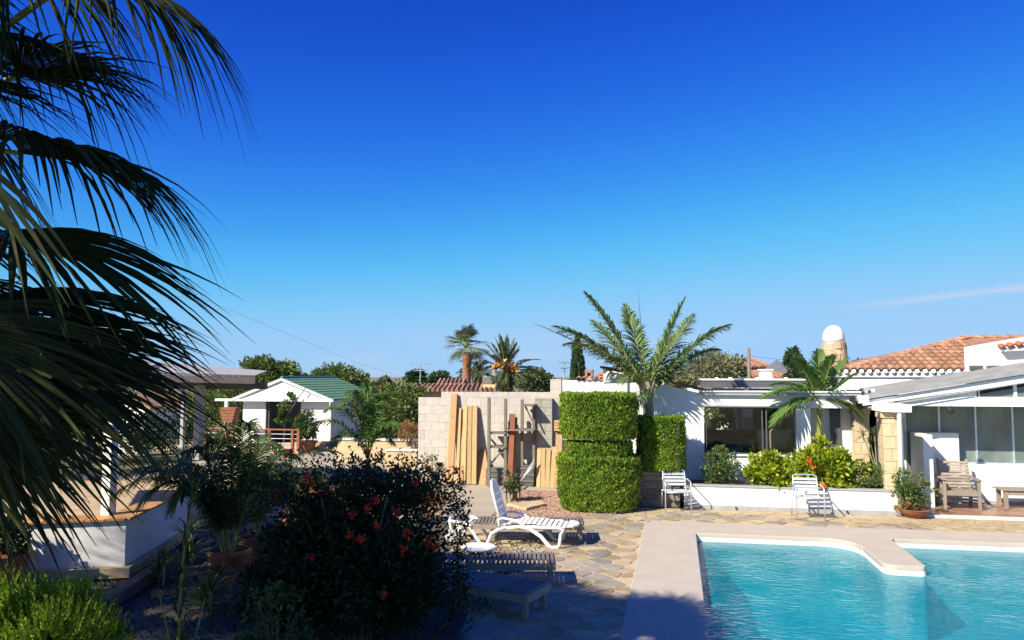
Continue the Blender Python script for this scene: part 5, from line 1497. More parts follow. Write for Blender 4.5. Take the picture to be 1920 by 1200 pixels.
# queen palm
QD = 18.1
qb = P(1216, 778, QD); 
qp = thing('feather_palm', 'large feather palm with arching plumes behind the box hedge', 'palm tree', (qb.x, qb.y, 0))
crn = P(1214, 735, QD)
MB().tube([(qb.x, qb.y, 0), (qb.x, qb.y, 1.0), qb, crn, crn + Vector((0, 0, .25))], [.16, .15, .13, .10, .05], 12).build('trunk', greystem, qp, smooth=True)
QF = [((1130, 640), (1040, 612), -.3), ((1140, 600), (1098, 550), .2), ((1195, 640), (1172, 572), .8), ((1248, 640), (1284, 560), -.1), ((1300, 635), (1366, 610), -.3),
      ((1130, 640), (1062, 645), .8), ((1290, 660), (1345, 655), 1.0), ((1150, 640), (1112, 602), 1.2), ((1262, 640), (1300, 590), 1.1)]
for k, (c_, e_, dd) in enumerate(QF):
    a = crn + Vector((random.uniform(-.06, .06), random.uniform(-.06, .06), -.05)); b = P(*c_, QD + dd * .45); c = P(*e_, QD + dd)
    feather(qp, a, b, c, L['queen_palm_leaf'], greystem, leaf=.56, n=125, start=.10, width=.038, vee=20, droop=.45, plume=.35, rach=.026, seed=k, fwd=(62, 22))
feather(qp, crn, P(1120, 650, QD), P(1002, 607, QD - .2), L['pink_dry_leaf'], M('pink_rib', (.5, .3, .2)), name='dry_frond', leaf=.16, n=40, start=.66, width=.02, droop=.6, rach=.018, seed=77)
MB().tube([crn, P(1204, 640, QD), P(1196, 541, QD + .1)], [.022, .014, .003], 6).build('spear_leaf', L['young_palm_leaf'], qp)
for k, (px, py) in enumerate(((1165, 700), (1190, 745))):
    feather(qp, crn + Vector((0, 0, -.1)), P((1214 + px) / 2, py - 20, QD - .4), P(px, py + 18, QD - .7), L['queen_palm_leaf'], greystem, leaf=.32, n=40, start=.25, width=.022, droop=.6, plume=.4, rach=.02, seed=120 + k)
for k in range(7):
    q_ = k * .9; MB().tube([crn + Vector((0, 0, -.35)), crn + Vector((.12 * math.cos(q_), .12 * math.sin(q_), -.05)), crn + Vector((.3 * math.cos(q_), .3 * math.sin(q_), .35))], [.04, .035, .015], 6).build('leaf_base', greystem, qp)
# slim palm in the planter
SD_ = 18.0
sb = P(1536, 860, SD_); sc_ = P(1536, 775, SD_)
spm = thing('slim_palm', 'slim young palm with a green stem growing from the white planter', 'palm tree', (sb.x, sb.y, .4))
MB().tube([(sb.x, sb.y, .35), (sb.x, sb.y, .8), P(1536, 800, SD_), sc_, P(1535, 740, SD_)], [.085, .075, .065, .055, .03], 12).build('trunk', greenstem, spm, smooth=True)
SF = [((1512, 690), (1478, 655), .0), ((1538, 700), (1533, 658), .1), ((1572, 725), (1606, 700), -.2), ((1500, 715), (1432, 745), -.2), ((1500, 740), (1450, 795), -.4), ((1575, 745), (1606, 775), -.4),
      ((1560, 710), (1590, 672), .5), ((1505, 715), (1450, 722), .6), ((1560, 735), (1612, 735), .4), ((1515, 700), (1492, 672), -.5), ((1550, 705), (1562, 668), -.4)]
for k, (c_, e_, dd) in enumerate(SF):
    feather(spm, P(1535, 752, SD_), P(*c_, SD_ + dd * .4), P(*e_, SD_ + dd), L['young_palm_leaf'], greenstem, leaf=.48, n=44, start=.14, width=.042, vee=28, droop=.4, rach=.02, seed=200 + k, fwd=(58, 20))

# ---- far trees
def tree(name, label, px, py0, py1, depth, wpx, mat, n=70, per=60, cat='tree', group='trees on the skyline', leafs=None, flat=.9, shell=.45, offs=0):
    c0 = P(px, (py0 + py1) / 2, depth); rz = (P(px, py0, depth).z - P(px, py1, depth).z) / 2; rx = wpx / FOC * depth / 2
    t = thing(name, label, cat, (c0.x, c0.y, 0), group)
    ls = leafs or depth * .0042
    ar = [crown_arrays(c0, (rx, rx * flat, rz), n, per, ls, ls * .6, shell, .34)]
    foliage('crown', ar, mat, t)
    MB().tube([(c0.x, c0.y, -.03), (c0.x, c0.y, c0.z * .5), (c0.x + .1, c0.y, c0.z + rz * .3)], [rx * .09 + .08, rx * .07 + .06, .04], 8).build('trunk', bark, t)
    m = MB()
    for k in range(6):
        q = k * 1.05; m.tube([(c0.x, c0.y, c0.z * .55), (c0.x + rx * .35 * math.cos(q), c0.y + rx * .35 * math.sin(q), c0.z), (c0.x + rx * .65 * math.cos(q), c0.y + rx * .65 * math.sin(q), c0.z + rz * .3)], [.08, .05, .02], 6)
    m.build('limbs', bark, t)
    return t
tree('leafy_tree', 'rounded green tree behind the left slope of the shed roof', 505, 672, 740, 52, 105, L['tree_leaf'], 95, 70)
tree('leafy_tree', 'broad green tree behind the ridge of the green shed roof', 630, 688, 750, 50, 108, L['tree_leaf'], 95, 70)
tree('leafy_tree', 'small dark tree at the left foot of the rounded skyline tree', 562, 700, 740, 54, 30, L['far_tree_leaf'], 24, 50)
tree('leafy_tree', 'low green tree right of the shed roof ridge', 725, 708, 745, 56, 45, L['far_tree_leaf'], 30, 50)
tree('dark_pine', 'dark tree behind the television antenna', 782, 692, 740, 62, 52, L['cypress_tree_leaf'], 45, 60)
tree('leafy_tree', 'dark bushy tree between the antenna and the fan palm', 826, 697, 740, 60, 44, L['cypress_tree_leaf'], 36, 60)
tree('leafy_tree', 'green tree right of the date palm', 1005, 690, 745, 62, 62, L['far_tree_leaf'], 45, 60)
tree('leafy_tree', 'dark tree showing behind the twin clay chimneys', 1145, 690, 735, 46, 58, L['far_tree_leaf'], 30, 50)
tree('olive_tree', 'grey-green olive tree beyond the flat roof left of the pole', 1345, 664, 728, 38, 118, L['olive_leaf'], 80, 60, leafs=.16)
tree('olive_tree', 'lower olive tree directly behind the large feather palm', 1270, 684, 735, 40, 80, L['olive_leaf'], 50, 55, leafs=.16)
tree('leafy_tree', 'tree tip showing between the stone chimney and tiled roof', 1610, 676, 720, 40, 40, L['far_tree_leaf'], 20, 40)
tree('dark_pine', 'dark rounded tree behind the slim palm', 1490, 654, 720, 38, 34, L['cypress_tree_leaf'], 40, 60)
# cypress
cd = 46; c = P(1083, 676, cd); ct = P(1083, 637, cd).z; rr_ = 12.5 / FOC * cd
t = thing('cypress_tree', 'narrow dark cypress rising behind the white wall', 'tree', (c.x, c.y, 0))
n = 5200; z = rng.random(n) ** .9 * (ct - .3) + .3; f = z / ct
rad = rr_ * np.clip(np.sin(PI * np.clip(f * .8 + .22, 0, 1)) ** .6, 0.05, 1) * rng.uniform(.7, 1.05, n)
q = rng.random(n) * 2 * PI
Pp = np.stack([c.x + rad * np.cos(q), c.y + rad * np.sin(q), z], 1)
foliage('crown', leaf_arrays(Pp, np.stack([np.cos(q) * .3, np.sin(q) * .3, np.ones(n)], 1) + rng.normal(size=(n, 3)) * .2, .3, .12), L['cypress_tree_leaf'], t)
MB().tube([(c.x, c.y, -.03), (c.x, c.y, ct * .8)], [.15, .03], 8).build('trunk', bark, t)

# fan palm on the skyline
fd = 50; c = P(875, 652, fd)
t = thing('fan_palm', 'tall fan palm with reddish trunk on the skyline', 'palm tree', (c.x, c.y, 0))
MB().tube([(c.x, c.y, -.03), (c.x, c.y, 2.2), P(875, 680, fd), P(876, 660, fd)], [.30, .28, .27, .2], 12).build('trunk', palmbark, t, smooth=True)
MB().tube([P(876, 684, fd), P(876, 672, fd), P(876, 660, fd)], [.30, .36, .24], 12).build('leaf_boots', terracotta, t)
rr = random.Random(21)
for k in range(36):
    q = k * 2.4; e = R(rr.uniform(-30, 85)); d = Vector((math.cos(q) * math.cos(e), math.sin(q) * math.cos(e), math.sin(e)))
    hub = c + d * rr.uniform(.6, 1.05); sd_ = d.cross(Vector((0, 0, 1)))
    fan_frond(t, hub, d - Vector((0, 0, .1)), sd_, 1.0, c, n=20, spread=150, droop=.55, mat=L['pale_fan_palm_leaf'], seed=300 + k, segs=4)
# date palm
dd_ = 56; c = P(948, 700, dd_)
t = thing('date_palm', 'broad date palm with orange fruit clusters on the skyline', 'palm tree', (c.x, c.y, 0))
MB().tube([(c.x, c.y, -.03), (c.x, c.y, 1.5), P(948, 712, dd_), P(948, 698, dd_)], [.5, .5, .55, .4], 12).build('trunk', palmbark, t, smooth=True)
for k in range(40):
    q = k * 2.4; e = R(rr.uniform(-5, 85)); l_ = rr.uniform(2.5, 3.05)
    d = Vector((math.cos(q) * math.cos(e), math.sin(q) * math.cos(e), math.sin(e)))
    tip = c + d * l_ - Vector((0, 0, .75 * math.cos(e) ** 1.2)); mid = c + d * l_ * .55 + Vector((0, 0, .32 * math.cos(e)))
    feather(t, c, mid, tip, L['date_palm_leaf'], greystem, leaf=.42, n=30, start=.12, width=.06, vee=20, droop=.2, rach=.04, seed=400 + k, fwd=(60, 25))
for px, py in ((930, 686), (958, 690), (967, 697), (946, 682)):
    flower(t, P(px, py, dd_ - 1.0), .42, L['date_fruit'], 26, 'fruit_cluster')
foliage('hanging_fruit_stalks', crown_arrays(P(948, 714, dd_ - .6), (1.0, .8, .75), 30, 40, .35, .05, .3, .3, up=-1), L['feather_palm_leaf'], t)
dd2 = 62; c = P(895, 705, dd2)
t = thing('date_palm', 'lower date palm half hidden behind the tall fan palm', 'palm tree', (c.x, c.y, 0))
MB().tube([(c.x, c.y, -.03), (c.x, c.y, 1.5), c], [.4, .4, .4], 10).build('trunk', palmbark, t)
for k in range(24):
    q = k * 2.4; e = R(rr.uniform(-5, 70)); l_ = rr.uniform(1.7, 2.3)
    d = Vector((math.cos(q) * math.cos(e), math.sin(q) * math.cos(e), math.sin(e)))
    feather(t, c, c + d * l_ * .55 + Vector((0, 0, .3)), c + d * l_ - Vector((0, 0, .6)), L['date_palm_leaf'], greystem, leaf=.45, n=22, start=.12, width=.07, droop=.2, rach=.04, seed=480 + k)

# far tiled houses
def far_roof(name, label, px0, px1, pe, pr, depth, wallmat=offwhite, deep=5.0, tiles=True, cat='house', group='tiled houses on the skyline'):
    a, b = P(px0, pe, depth), P(px1, pe, depth); rz = P((px0 + px1) / 2, pr, depth + deep).z
    d = (b - a); ln = d.length; d.normalize(); nn = Vector((-d.y, d.x, 0))
    t = thing(name, label, cat, ((a.x + b.x) / 2, (a.y + b.y) / 2, 0), group)
    m = MB(); i0, i1 = a + d * .2 + nn * .3, b - d * .2 + nn * .3
    m.prism([(i0.x, i0.y), (i1.x, i1.y), (i1.x + nn.x * deep * 1.6, i1.y + nn.y * deep * 1.6), (i0.x + nn.x * deep * 1.6, i0.y + nn.y * deep * 1.6)], -.03, a.z - .02); m.build('wall', wallmat, t)
    r0, r1 = a + nn * deep, b + nn * deep; r0.z = r1.z = rz
    bk0, bk1 = a + nn * deep * 2, b + nn * deep * 2
    m = MB(); m.add([a, b, r1, r0, bk0, bk1], [(0, 1, 2, 3), (3, 2, 5, 4), (0, 3, 4), (1, 5, 2)]); ro = m.build('roof', tile_or, t)
    if tiles:
        k = int(ln / .24)
        m = MB()
        for i in range(k):
            p0 = a.lerp(b, (i + .5) / k) + Vector((0, 0, .04)) - nn * .12; p1 = r0.lerp(r1, (i + .5) / k) + Vector((0, 0, .04))
            if i < 290: MB().tube([p0, p1], [.095, .085], 6).build('tile_row', tile_or, ro)
    return t
far_roof('tiled_house', 'long low house with clay tile roof behind the block wall', 700, 932, 733, 722, 40, ochre, deep=3)
far_roof('tiled_house', 'house with pale orange gable behind the antenna', 815, 870, 725, 712, 46, ochre, deep=2.5)
far_roof('tiled_house', 'brown tiled house with dark gable right of the pole', 1396, 1450, 688, 673, 48, M('house_red', (.4, .22, .17)), deep=4)
far_roof('tiled_house', 'white house with flat tiles below the dark gable house', 1412, 1500, 709, 697, 40, stucco, deep=4)
q0, q1 = P(905, 733, 41), P(930, 721, 41)
o = MB().box(q0.x, q1.x, q0.y, q0.y + .5, 1.5, q1.z).build('yellow_wall_block', M('cream_render', (.62, .48, .25), rough=.9)); tag(o, 'small cream wall block below the date palm', 'wall')
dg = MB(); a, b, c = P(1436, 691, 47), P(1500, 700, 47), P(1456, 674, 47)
dg.prism_y([(a.x, 1.2), (b.x, 1.2), (b.x, b.z), (c.x, c.z), (a.x, a.z)], a.y, a.y + .3); o = dg.build('gable_wall', M('shaded_gable_render', (.16, .17, .22), rough=.9)); tag(o, 'blue-grey shaded gable wall of the brown tiled house', 'wall')  # gable coloured blue-grey to stand in for its shade
q = P(1436, 700, 36)
t = thing('white_chimney', 'white square chimney block in front of the skyline houses', 'chimney', (q.x, q.y, 2))
MB().box(q.x - .27, q.x + .27, q.y, q.y + .5, 2, q.z + .13).build('stack', stucco, t)
MB().box(q.x - .33, q.x + .33, q.y - .05, q.y + .55, q.z + .13, q.z + .2).build('cap', white_paint, t)
# utility pole
q = P(1405, 712, 34); zt_ = P(1405, 652, 34).z
t = thing('utility_pole', 'plain grey-brown utility pole behind the flat roof', 'pole', (q.x, q.y, 0))
MB().tube([(q.x, q.y, -.03), (q.x, q.y, zt_)], [.09, .07], 10).build('shaft', postwood, t, smooth=True)
MB().tube([(q.x, q.y, zt_ - .35), (q.x + 3, q.y + 7, zt_ - .5), (q.x + 6, q.y + 14, zt_ - .4)], .008, 4).build('wire', wire, t)
# aerials
def aerial(px, py0, py1, depth, w_, label):
    a, b = P(px, py1, depth), P(px, py0, depth)
    t = thing('tv_aerial', label, 'aerial', (a.x, a.y, a.z), 'television aerials on the skyline')
    MB().tube([(a.x, a.y, a.z - 1), b], .03, 6).build('mast', alu, t)
    for k, f in enumerate((1.0, .68)):
        z = a.z + (b.z - a.z) * f
        MB().tube([(a.x - w_ * f, a.y, z), (a.x + w_ * f, a.y, z)], .022, 5).build('boom', alu, t)
        for i in range(9):
            x = a.x - w_ * f + 2 * w_ * f * i / 8; MB().tube([(x, a.y - .25, z + .02), (x, a.y + .25, z + .02)], .014, 4).build('element', alu, t)
    return t
aerial(788, 683, 720, 44, .55, 'large television aerial above the tiled roof')
aerial(1058, 680, 712, 30, .20, 'small white aerial left of the cypress')
# power line across the left sky
p0, p1 = P(380, 560, 30), P(800, 722, 70)
t = thing('power_line', 'thin power cable descending across the sky behind the foreground palm', 'cable', tuple(p1))
MB().tube([P(-1500, 330, 18), p0.lerp(P(-1500, 330, 18), .4) - Vector((0, 0, .3)), p0, p0.lerp(p1, .5) - Vector((0, 0, .3)), p1], .005, 4).build('cable', wire, t)

# ---- mid-distance planting on the left
q = P(745, 770, 29); shrub('tall_shrub', 'large green shrub between the shed and the block wall', (q.x, q.y, 1.55), (1.15, 1.0, 1.25), 90, 60, .15, .07, L['tree_leaf'], base=0, shell=.4)
q = P(700, 790, 31); shrub('tall_shrub', 'dark green shrub against the right wall of the shed', (q.x + .3, q.y + .5, 1.2), (.8, .8, 1.0), 60, 50, .14, .06, L['tree_leaf'], base=0)
q = P(768, 806, 25.6); shrub('dry_bush', 'round brown dry bush at the left end of the block wall', (q.x, q.y, 1.1), (.36, .36, .36), 40, 50, .07, .02, L['brown_bush_leaf'], base=.6)
q = P(395, 770, 34); shrub('terrace_shrub', 'dark green shrub behind the pergola post', (q.x, q.y, 1.3), (1.2, 1.0, 1.2), 70, 50, .12, .06, L['tree_leaf'], base=0)
q = P(310, 800, 27); shrub('terrace_shrub', 'green hedge-like shrub in front of the white annex', (q.x, q.y, .9), (1.6, .8, .75), 70, 50, .12, .06, L['cypress_tree_leaf'], base=0)
q = P(420, 745, 40); shrub('climbing_hedge', 'tall green hedge left of the shed', (q.x, q.y, 1.5), (1.8, 1.2, 1.55), 90, 60, .2, .09, L['tree_leaf'], base=0)
q = P(160, 770, 26); shrub('terrace_shrub', 'dark green shrub at the back of the left terrace', (q.x, q.y, 1.4), (2.0, 1.2, 1.3), 80, 50, .16, .07, L['tree_leaf'], base=0)
q = P(30, 800, 22); shrub('terrace_shrub', 'dark shrub at the far left behind the fan palm', (q.x, q.y, 1.3), (2.2, 1.4, 1.4), 80, 50, .16, .07, L['tree_leaf'], base=0)
# vine on the shed door and hanging plant
q = V(533, 775, SV - .5); vz = V(533, 830, SV - .5)
t = thing('door_vine', 'leafy climbing vine standing in the shed doorway', 'plant', (q.x, SV - .5, 0))
foliage('foliage', [crown_arrays(V(531, 775, SV - .5), (.30, .2, .55), 26, 34, .1, .06, .2, .3), crown_arrays(V(545, 748, SV - .5), (.18, .15, .28), 10, 26, .1, .06, .2, .3)], L['green_shrub_leaf'], t)
MB().tube([(q.x, SV - .5, 0), (q.x + .03, SV - .5, 1.2), V(572, 728, SV - .5)], .02, 5).build('stem', bark, t)
q = V(574, 840, 27.6)
t = thing('potted_weeping_plant', 'weeping green plant in a terracotta pot before the shed steps', 'potted plant', (q.x, 27.6, 0))
pot(t, (q.x, 27.6), .42, .42)
foliage('foliage', crown_arrays((q.x, 27.6, 1.0), (.34, .3, .58), 40, 40, .2, .035, .3, .25, up=-.5), L['feather_palm_leaf'], t)
MB().tube([(q.x, 27.6, .3), (q.x, 27.6, 1.2)], .025, 6).build('stem', bark, t)
# young feather palm before the ochre wall
pd = 22.5; c = P(690, 850, pd); t = thing('feather_palm', 'young feathery palm in front of the ochre garden wall', 'palm tree', (c.x, c.y, 0))
MB().tube([(c.x, c.y, 0), (c.x, c.y, .5)], [.1, .08], 8).build('trunk', palmbark, t)
rr = random.Random(31)
for k, (px, py) in enumerate(((585, 795), (610, 770), (690, 728), (720, 745), (640, 760), (745, 800), (655, 740), (735, 830), (620, 840), (700, 760))):
    e = P(px, py, pd + rr.uniform(-.8, .8)); b = P(690 + (px - 690) * .35, min(py, 800) - 25, pd)
    feather(t, (c.x, c.y, .45), b, e, L['young_palm_leaf'], greenstem, leaf=.50, n=64, start=.15, width=.036, vee=15, droop=.5, plume=.3, rach=.018, seed=500 + k)
# grey feather plant at the block wall foot
q = P(815, 880, 20.3); shrub('silver_shrub', 'thin silvery shrub at the foot of the block wall', (q.x, q.y, .45), (.3, .25, .42), 20, 30, .09, .02, L['olive_leaf'], base=0, shell=.2)

# ---- near left: palms in pots, conifer, big bush
nd = 11.4; c = P(430, 1040, nd)
t = thing('potted_palm', 'feathery palm clump in a terracotta pot beside the parapet', 'potted palm', (c.x, c.y, 0))
pot(t, (c.x, c.y), .30, .40)
tips = [(225, 870), (270, 840), (300, 900), (350, 850), (420, 815), (470, 800), (520, 840), (545, 880), (395, 830), (320, 960), (500, 910), (250, 905), (440, 850), (380, 900), (560, 860), (340, 930), (215, 930), (240, 890), (290, 870), (260, 950), (330, 880), (370, 850)]
for k, (px, py) in enumerate(tips):
    e = P(px, py, nd + rr.uniform(-.9, .6)); b = P(430 + (px - 430) * .5, min(py, 880) - 50, nd + rr.uniform(-.2, .2))
    feather(t, (c.x + rr.uniform(-.08, .08), c.y + rr.uniform(-.08, .08), .38), b, e, L['feather_palm_leaf'], greenstem, leaf=.40, n=66, start=.10, width=.024, vee=15, droop=.6, rach=.010, seed=540 + k)
c2_ = P(480, 1000, 12.5)
t = thing('potted_palm', 'second feathery palm clump nearer the red-flowered bush', 'potted palm', (c2_.x, c2_.y, 0))
pot(t, (c2_.x, c2_.y), .26, .36)
for k, (px, py) in enumerate(((440, 860), (490, 820), (540, 850), (580, 890), (410, 900), (520, 900), (600, 850), (460, 870))):
    e = P(px, py, 12.5 + rr.uniform(-.6, .5)); b = P(480 + (px - 480) * .4, min(py, 890) - 20, 12.5)
    feather(t, (c2_.x, c2_.y, .34), b, e, L['feather_palm_leaf'], greenstem, leaf=.40, n=58, start=.1, width=.026, vee=18, droop=.5, rach=.010, seed=580 + k)
# pot with dark plant at far left
q = G(28, 1098, 0)
t = thing('large_pot', 'large dark terracotta pot with leafy plant before the white parapet', 'potted plant', (q.x, q.y - .3, 0))
MB().lathe([(.22, 0), (.36, .2), (.42, .42), (.44, .45), (.44, .50), (.40, .50), (.38, .42), (.02, .40)], (q.x - .05, q.y - .3, 0), 24).build('pot', terracotta, t)
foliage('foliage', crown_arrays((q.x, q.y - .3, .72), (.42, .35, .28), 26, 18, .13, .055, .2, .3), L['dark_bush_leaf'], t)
m = MB()
for k in range(7): m.tube(bez((q.x - .05, q.y - .3, .40), (q.x, q.y - .3, .6), (q.x + random.uniform(-.3, .35), q.y - .3 + random.uniform(-.2, .2), .85), 5), .008, 5)
m.build('stems', bark, t)
for k, (px, py, dp, hgt, n_, lab) in enumerate(((300, 1060, 11.0, .35, 60, 'low dark strappy plant at the foot of the parapet corner'), (385, 1115, 9.9, .25, 60, 'dark strappy plant in front of the low pot'), (455, 1120, 9.6, .35, 70, 'dark strappy plant beside the left of the flowering bush'), (350, 1010, 12.3, .5, 60, 'dark strappy plant along the side of the parapet wall'))):
    q = P(px, py, dp); t = thing('strap_plant', lab, 'plant', (q.x, q.y, 0), 'strappy plants in the dark bed')
    m = MB(); rq = random.Random(900 + k)
    strap_rosette(m, Vector((q.x, q.y, .05)), n_, .75, .028, rq, (15, 85), .45); strap_rosette(m, Vector((q.x + .15, q.y - .1, hgt)), 30, .5, .022, rq, (0, 80), .5)
    m.build('leaves', L['feather_palm_leaf'], t)
    MB().tube([(q.x + .12, q.y - .08, 0), (q.x + .15, q.y - .1, hgt)], .02, 6).build('stem', greystem, t)
# red bromeliad in a pot in the dark
q = P(410, 1080, 10.6)
t = thing('low_pot', 'low terracotta pot with reddish leaves in the shade', 'potted plant', (q.x, q.y, 0))
pot(t, (q.x, q.y), .24, .26)
m = MB(); strap_rosette(m, Vector((q.x, q.y, .24)), 26, .28, .05, rr, (20, 80), .3); m.build('leaves', L['orange_leaf'], t)

# bright conifer bottom-left
def plumes(c, rad, n, k, ln, wd, stem=.16):
    c = np.array(c); rad = np.array(rad)
    d = rand_dirs(n * 2); d = d[d[:, 2] > -.35][:n]
    base = c + d * rad * (.55 + .4 * rng.random((len(d), 1)))
    dirn = unit(d * .7 + np.array([0, 0, .75]) + rng.normal(size=d.shape) * .18)
    L_ = stem * rng.uniform(.7, 1.4, (len(d), 1))
    idx = np.repeat(np.arange(len(d)), k); f = np.tile(np.linspace(0, 1, k), len(d))[:, None]
    Pp = base[idx] + dirn[idx] * L_[idx] * f
    D = dirn[idx] * .9 + rand_dirs(len(idx)) * (.8 - .45 * f)
    s = (1.1 - .6 * f[:, 0])
    return leaf_arrays(Pp, D, ln * s, wd * s, .2)
t = thing('bright_conifer', 'bright lime-green feathery conifer in the bottom left corner', 'shrub', (P(90, 1200, 7.4).x, P(90, 1200, 7.4).y, 0))
arr = []
for px, py, dp, rx, rz, n in ((70, 1205, 7.3, .42, .55, 520), (140, 1215, 7.2, .30, .52, 380), (-30, 1190, 7.5, .42, .55, 420), (195, 1250, 7.1, .22, .34, 150), (100, 1240, 6.8, .45, .45, 360)):
    cc_ = P(px, py, dp); arr.append(plumes(cc_, (rx, rx, rz), n, 22, .05, .018, .17))
o = foliage('foliage', arr, L['bright_conifer_leaf'], t)
bx = P(70, 1200, 7.3)
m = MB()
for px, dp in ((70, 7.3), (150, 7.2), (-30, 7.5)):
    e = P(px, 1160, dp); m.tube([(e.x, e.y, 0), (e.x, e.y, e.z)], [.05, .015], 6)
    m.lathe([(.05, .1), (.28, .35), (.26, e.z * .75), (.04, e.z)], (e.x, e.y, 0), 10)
m.build('dark_core', L['hedge_dark'], o)  # stems with solid dark cores added to block light inside
# tall cane plant
cd_ = 7.6
t = thing('cane_plant', 'tall thin cane with narrow leaves in front of the dark gravel bed', 'plant', (P(338, 1230, cd_).x, P(338, 1230, cd_).y, 0))
b0 = P(335, 1300, cd_); b0.z = 0
top = P(372, 905, cd_)
cane = bez(b0, P(330, 1050, cd_), top, 12)
MB().tube(cane, [.022] * 4 + [.018] * 4 + [.01, .008, .006, .004], 7).build('cane', greenstem, t, smooth=True)
for k in range(2):
    e = P(300 + 85 * k, 1120, cd_ - .2 + .3 * k); MB().tube([b0 + Vector((.06 * k, 0, 0)), e], [.014, .006], 6).build('cane', greenstem, t)
m = MB(); rr = random.Random(44)
for k in range(76):
    f = rr.uniform(.2, 1.0); i = min(10, int(f * 11)); p = cane[i].lerp(cane[i + 1], f * 11 - i)
    q = rr.uniform(0, 2 * PI); e = R(rr.uniform(35, 80)); l_ = rr.uniform(.2, .46); d = Vector((math.cos(q) * math.cos(e), math.sin(q) * math.cos(e), math.sin(e))); s_ = Vector((-math.sin(q), math.cos(q), 0))
    pts_ = [p + d * l_ * u_ - Vector((0, 0, .35 * l_ * u_ * u_)) for u_ in (0, .35, .7, 1)]; ws = [.008, .024, .016, .001]
    m.strip([a + s_ * w / 2 for a, w in zip(pts_, ws)], [a - s_ * w / 2 for a, w in zip(pts_, ws)])
strap_rosette(m, Vector(b0) + Vector((0, 0, .35)), 26, .75, .02, rr, (25, 75), .7)
m.build('leaves', L['feather_palm_leaf'], t)

# big dark bush with red flowers
bd = 8.7; bc = P(672, 1040, bd)
bb = thing('flowering_bush', 'big dark bush with red flower clusters in the middle foreground', 'bush', (bc.x, bc.y, 0))
arr = [crown_arrays((bc.x, bc.y, 1.0), (1.10, .95, .74), 200, 115, .062, .034, .2, .27, bottom=-.95),
       crown_arrays((bc.x - .35, bc.y, .6), (1.0, .85, .6), 100, 100, .06, .032, .3, .27),
       crown_arrays((bc.x + .35, bc.y - .05, .55), (.75, .7, .55), 80, 100, .06, .032, .3, .27),
       crown_arrays((bc.x + .1, bc.y + .2, 1.45), (.95, .7, .34), 50, 45, .06, .03, .3, .22)]
# loose sprigs on top
sp_ = []
for k in range(120):
    px = random.uniform(470, 870); py = 912 - 40 * math.sin((px - 470) / 400 * PI) + random.uniform(-28, 25)
    sp_.append(P(px, py, bd + random.uniform(-.5, .6)))
for k in range(40):
    py = random.uniform(920, 1180); px = 862 - 40 * ((py - 1000) / 180) ** 2 + random.uniform(-12, 18)
    sp_.append(P(px, py, bd + random.uniform(-.4, .4)))
sp_ = np.array(sp_); idx = np.repeat(np.arange(len(sp_)), 24)
f = rng.random((len(idx), 1)); Pp = sp_[idx] + np.array([0, 0, -.24]) * f + rng.normal(size=(len(idx), 3)) * .035
arr.append(leaf_arrays(Pp, rand_dirs(len(idx)) + np.array([0, 0, .5]), .05, .026))
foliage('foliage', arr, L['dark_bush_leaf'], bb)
m = MB()
for k in range(14):
    q = k * .45; m.tube(bez((bc.x + .12 * math.cos(q), bc.y + .12 * math.sin(q), 0), (bc.x + .3 * math.cos(q), bc.y + .3 * math.sin(q), .7), (bc.x + .8 * math.cos(q), bc.y + .6 * math.sin(q), 1.2 + .5 * random.random()), 7), [.035, .03, .026, .022, .017, .012, .006], 6)
m.build('stems', bark, bb)
for px, py in ((690, 955), (747, 962), (762, 999), (660, 965), (676, 1012), (705, 988), (722, 1117), (803, 1018), (816, 1028), (757, 1030), (654, 1005), (705, 940), (575, 900), (582, 1045)):
    flower(bb, P(px, py, bd - .98 + random.uniform(0, .08)), .055, L['red_flower'], 22)
for px, py in ((545, 850), (520, 925), (585, 905), (690, 848), (715, 852), (470, 1055), (575, 890), (690, 880), (740, 880), (800, 882), (825, 872), (855, 885), (780, 905), (600, 925), (755, 890)):
    flower(bb, P(px, py, bd + random.uniform(-.4, .5)), .05, L['red_flower'], 22)
for px, py in ((862, 1062), (868, 1070)): flower(bb, P(px, py, bd + .4), .07, L['white_flower'], 16)
oa = []
for px, py in ((745, 880), (762, 888), (790, 878), (810, 895), (735, 900), (775, 900), (830, 890), (720, 890), (760, 872), (800, 872), (700, 885)):
    c_ = np.array(P(px, py, bd + .9)); oa.append(leaf_arrays(c_ + rng.normal(size=(46, 3)) * .07, rand_dirs(46) + np.array([0, 0, .5]), .055, .03))
foliage('orange_foliage', oa, L['orange_leaf'], bb)
# low green growth left foot of the bush
q = P(520, 1150, 7.9); shrub('low_shrub', 'low green leafy growth at the left foot of the dark bush', (q.x, q.y, .42), (.42, .35, .4), 40, 36, .055, .035, L['green_shrub_leaf'], base=0)
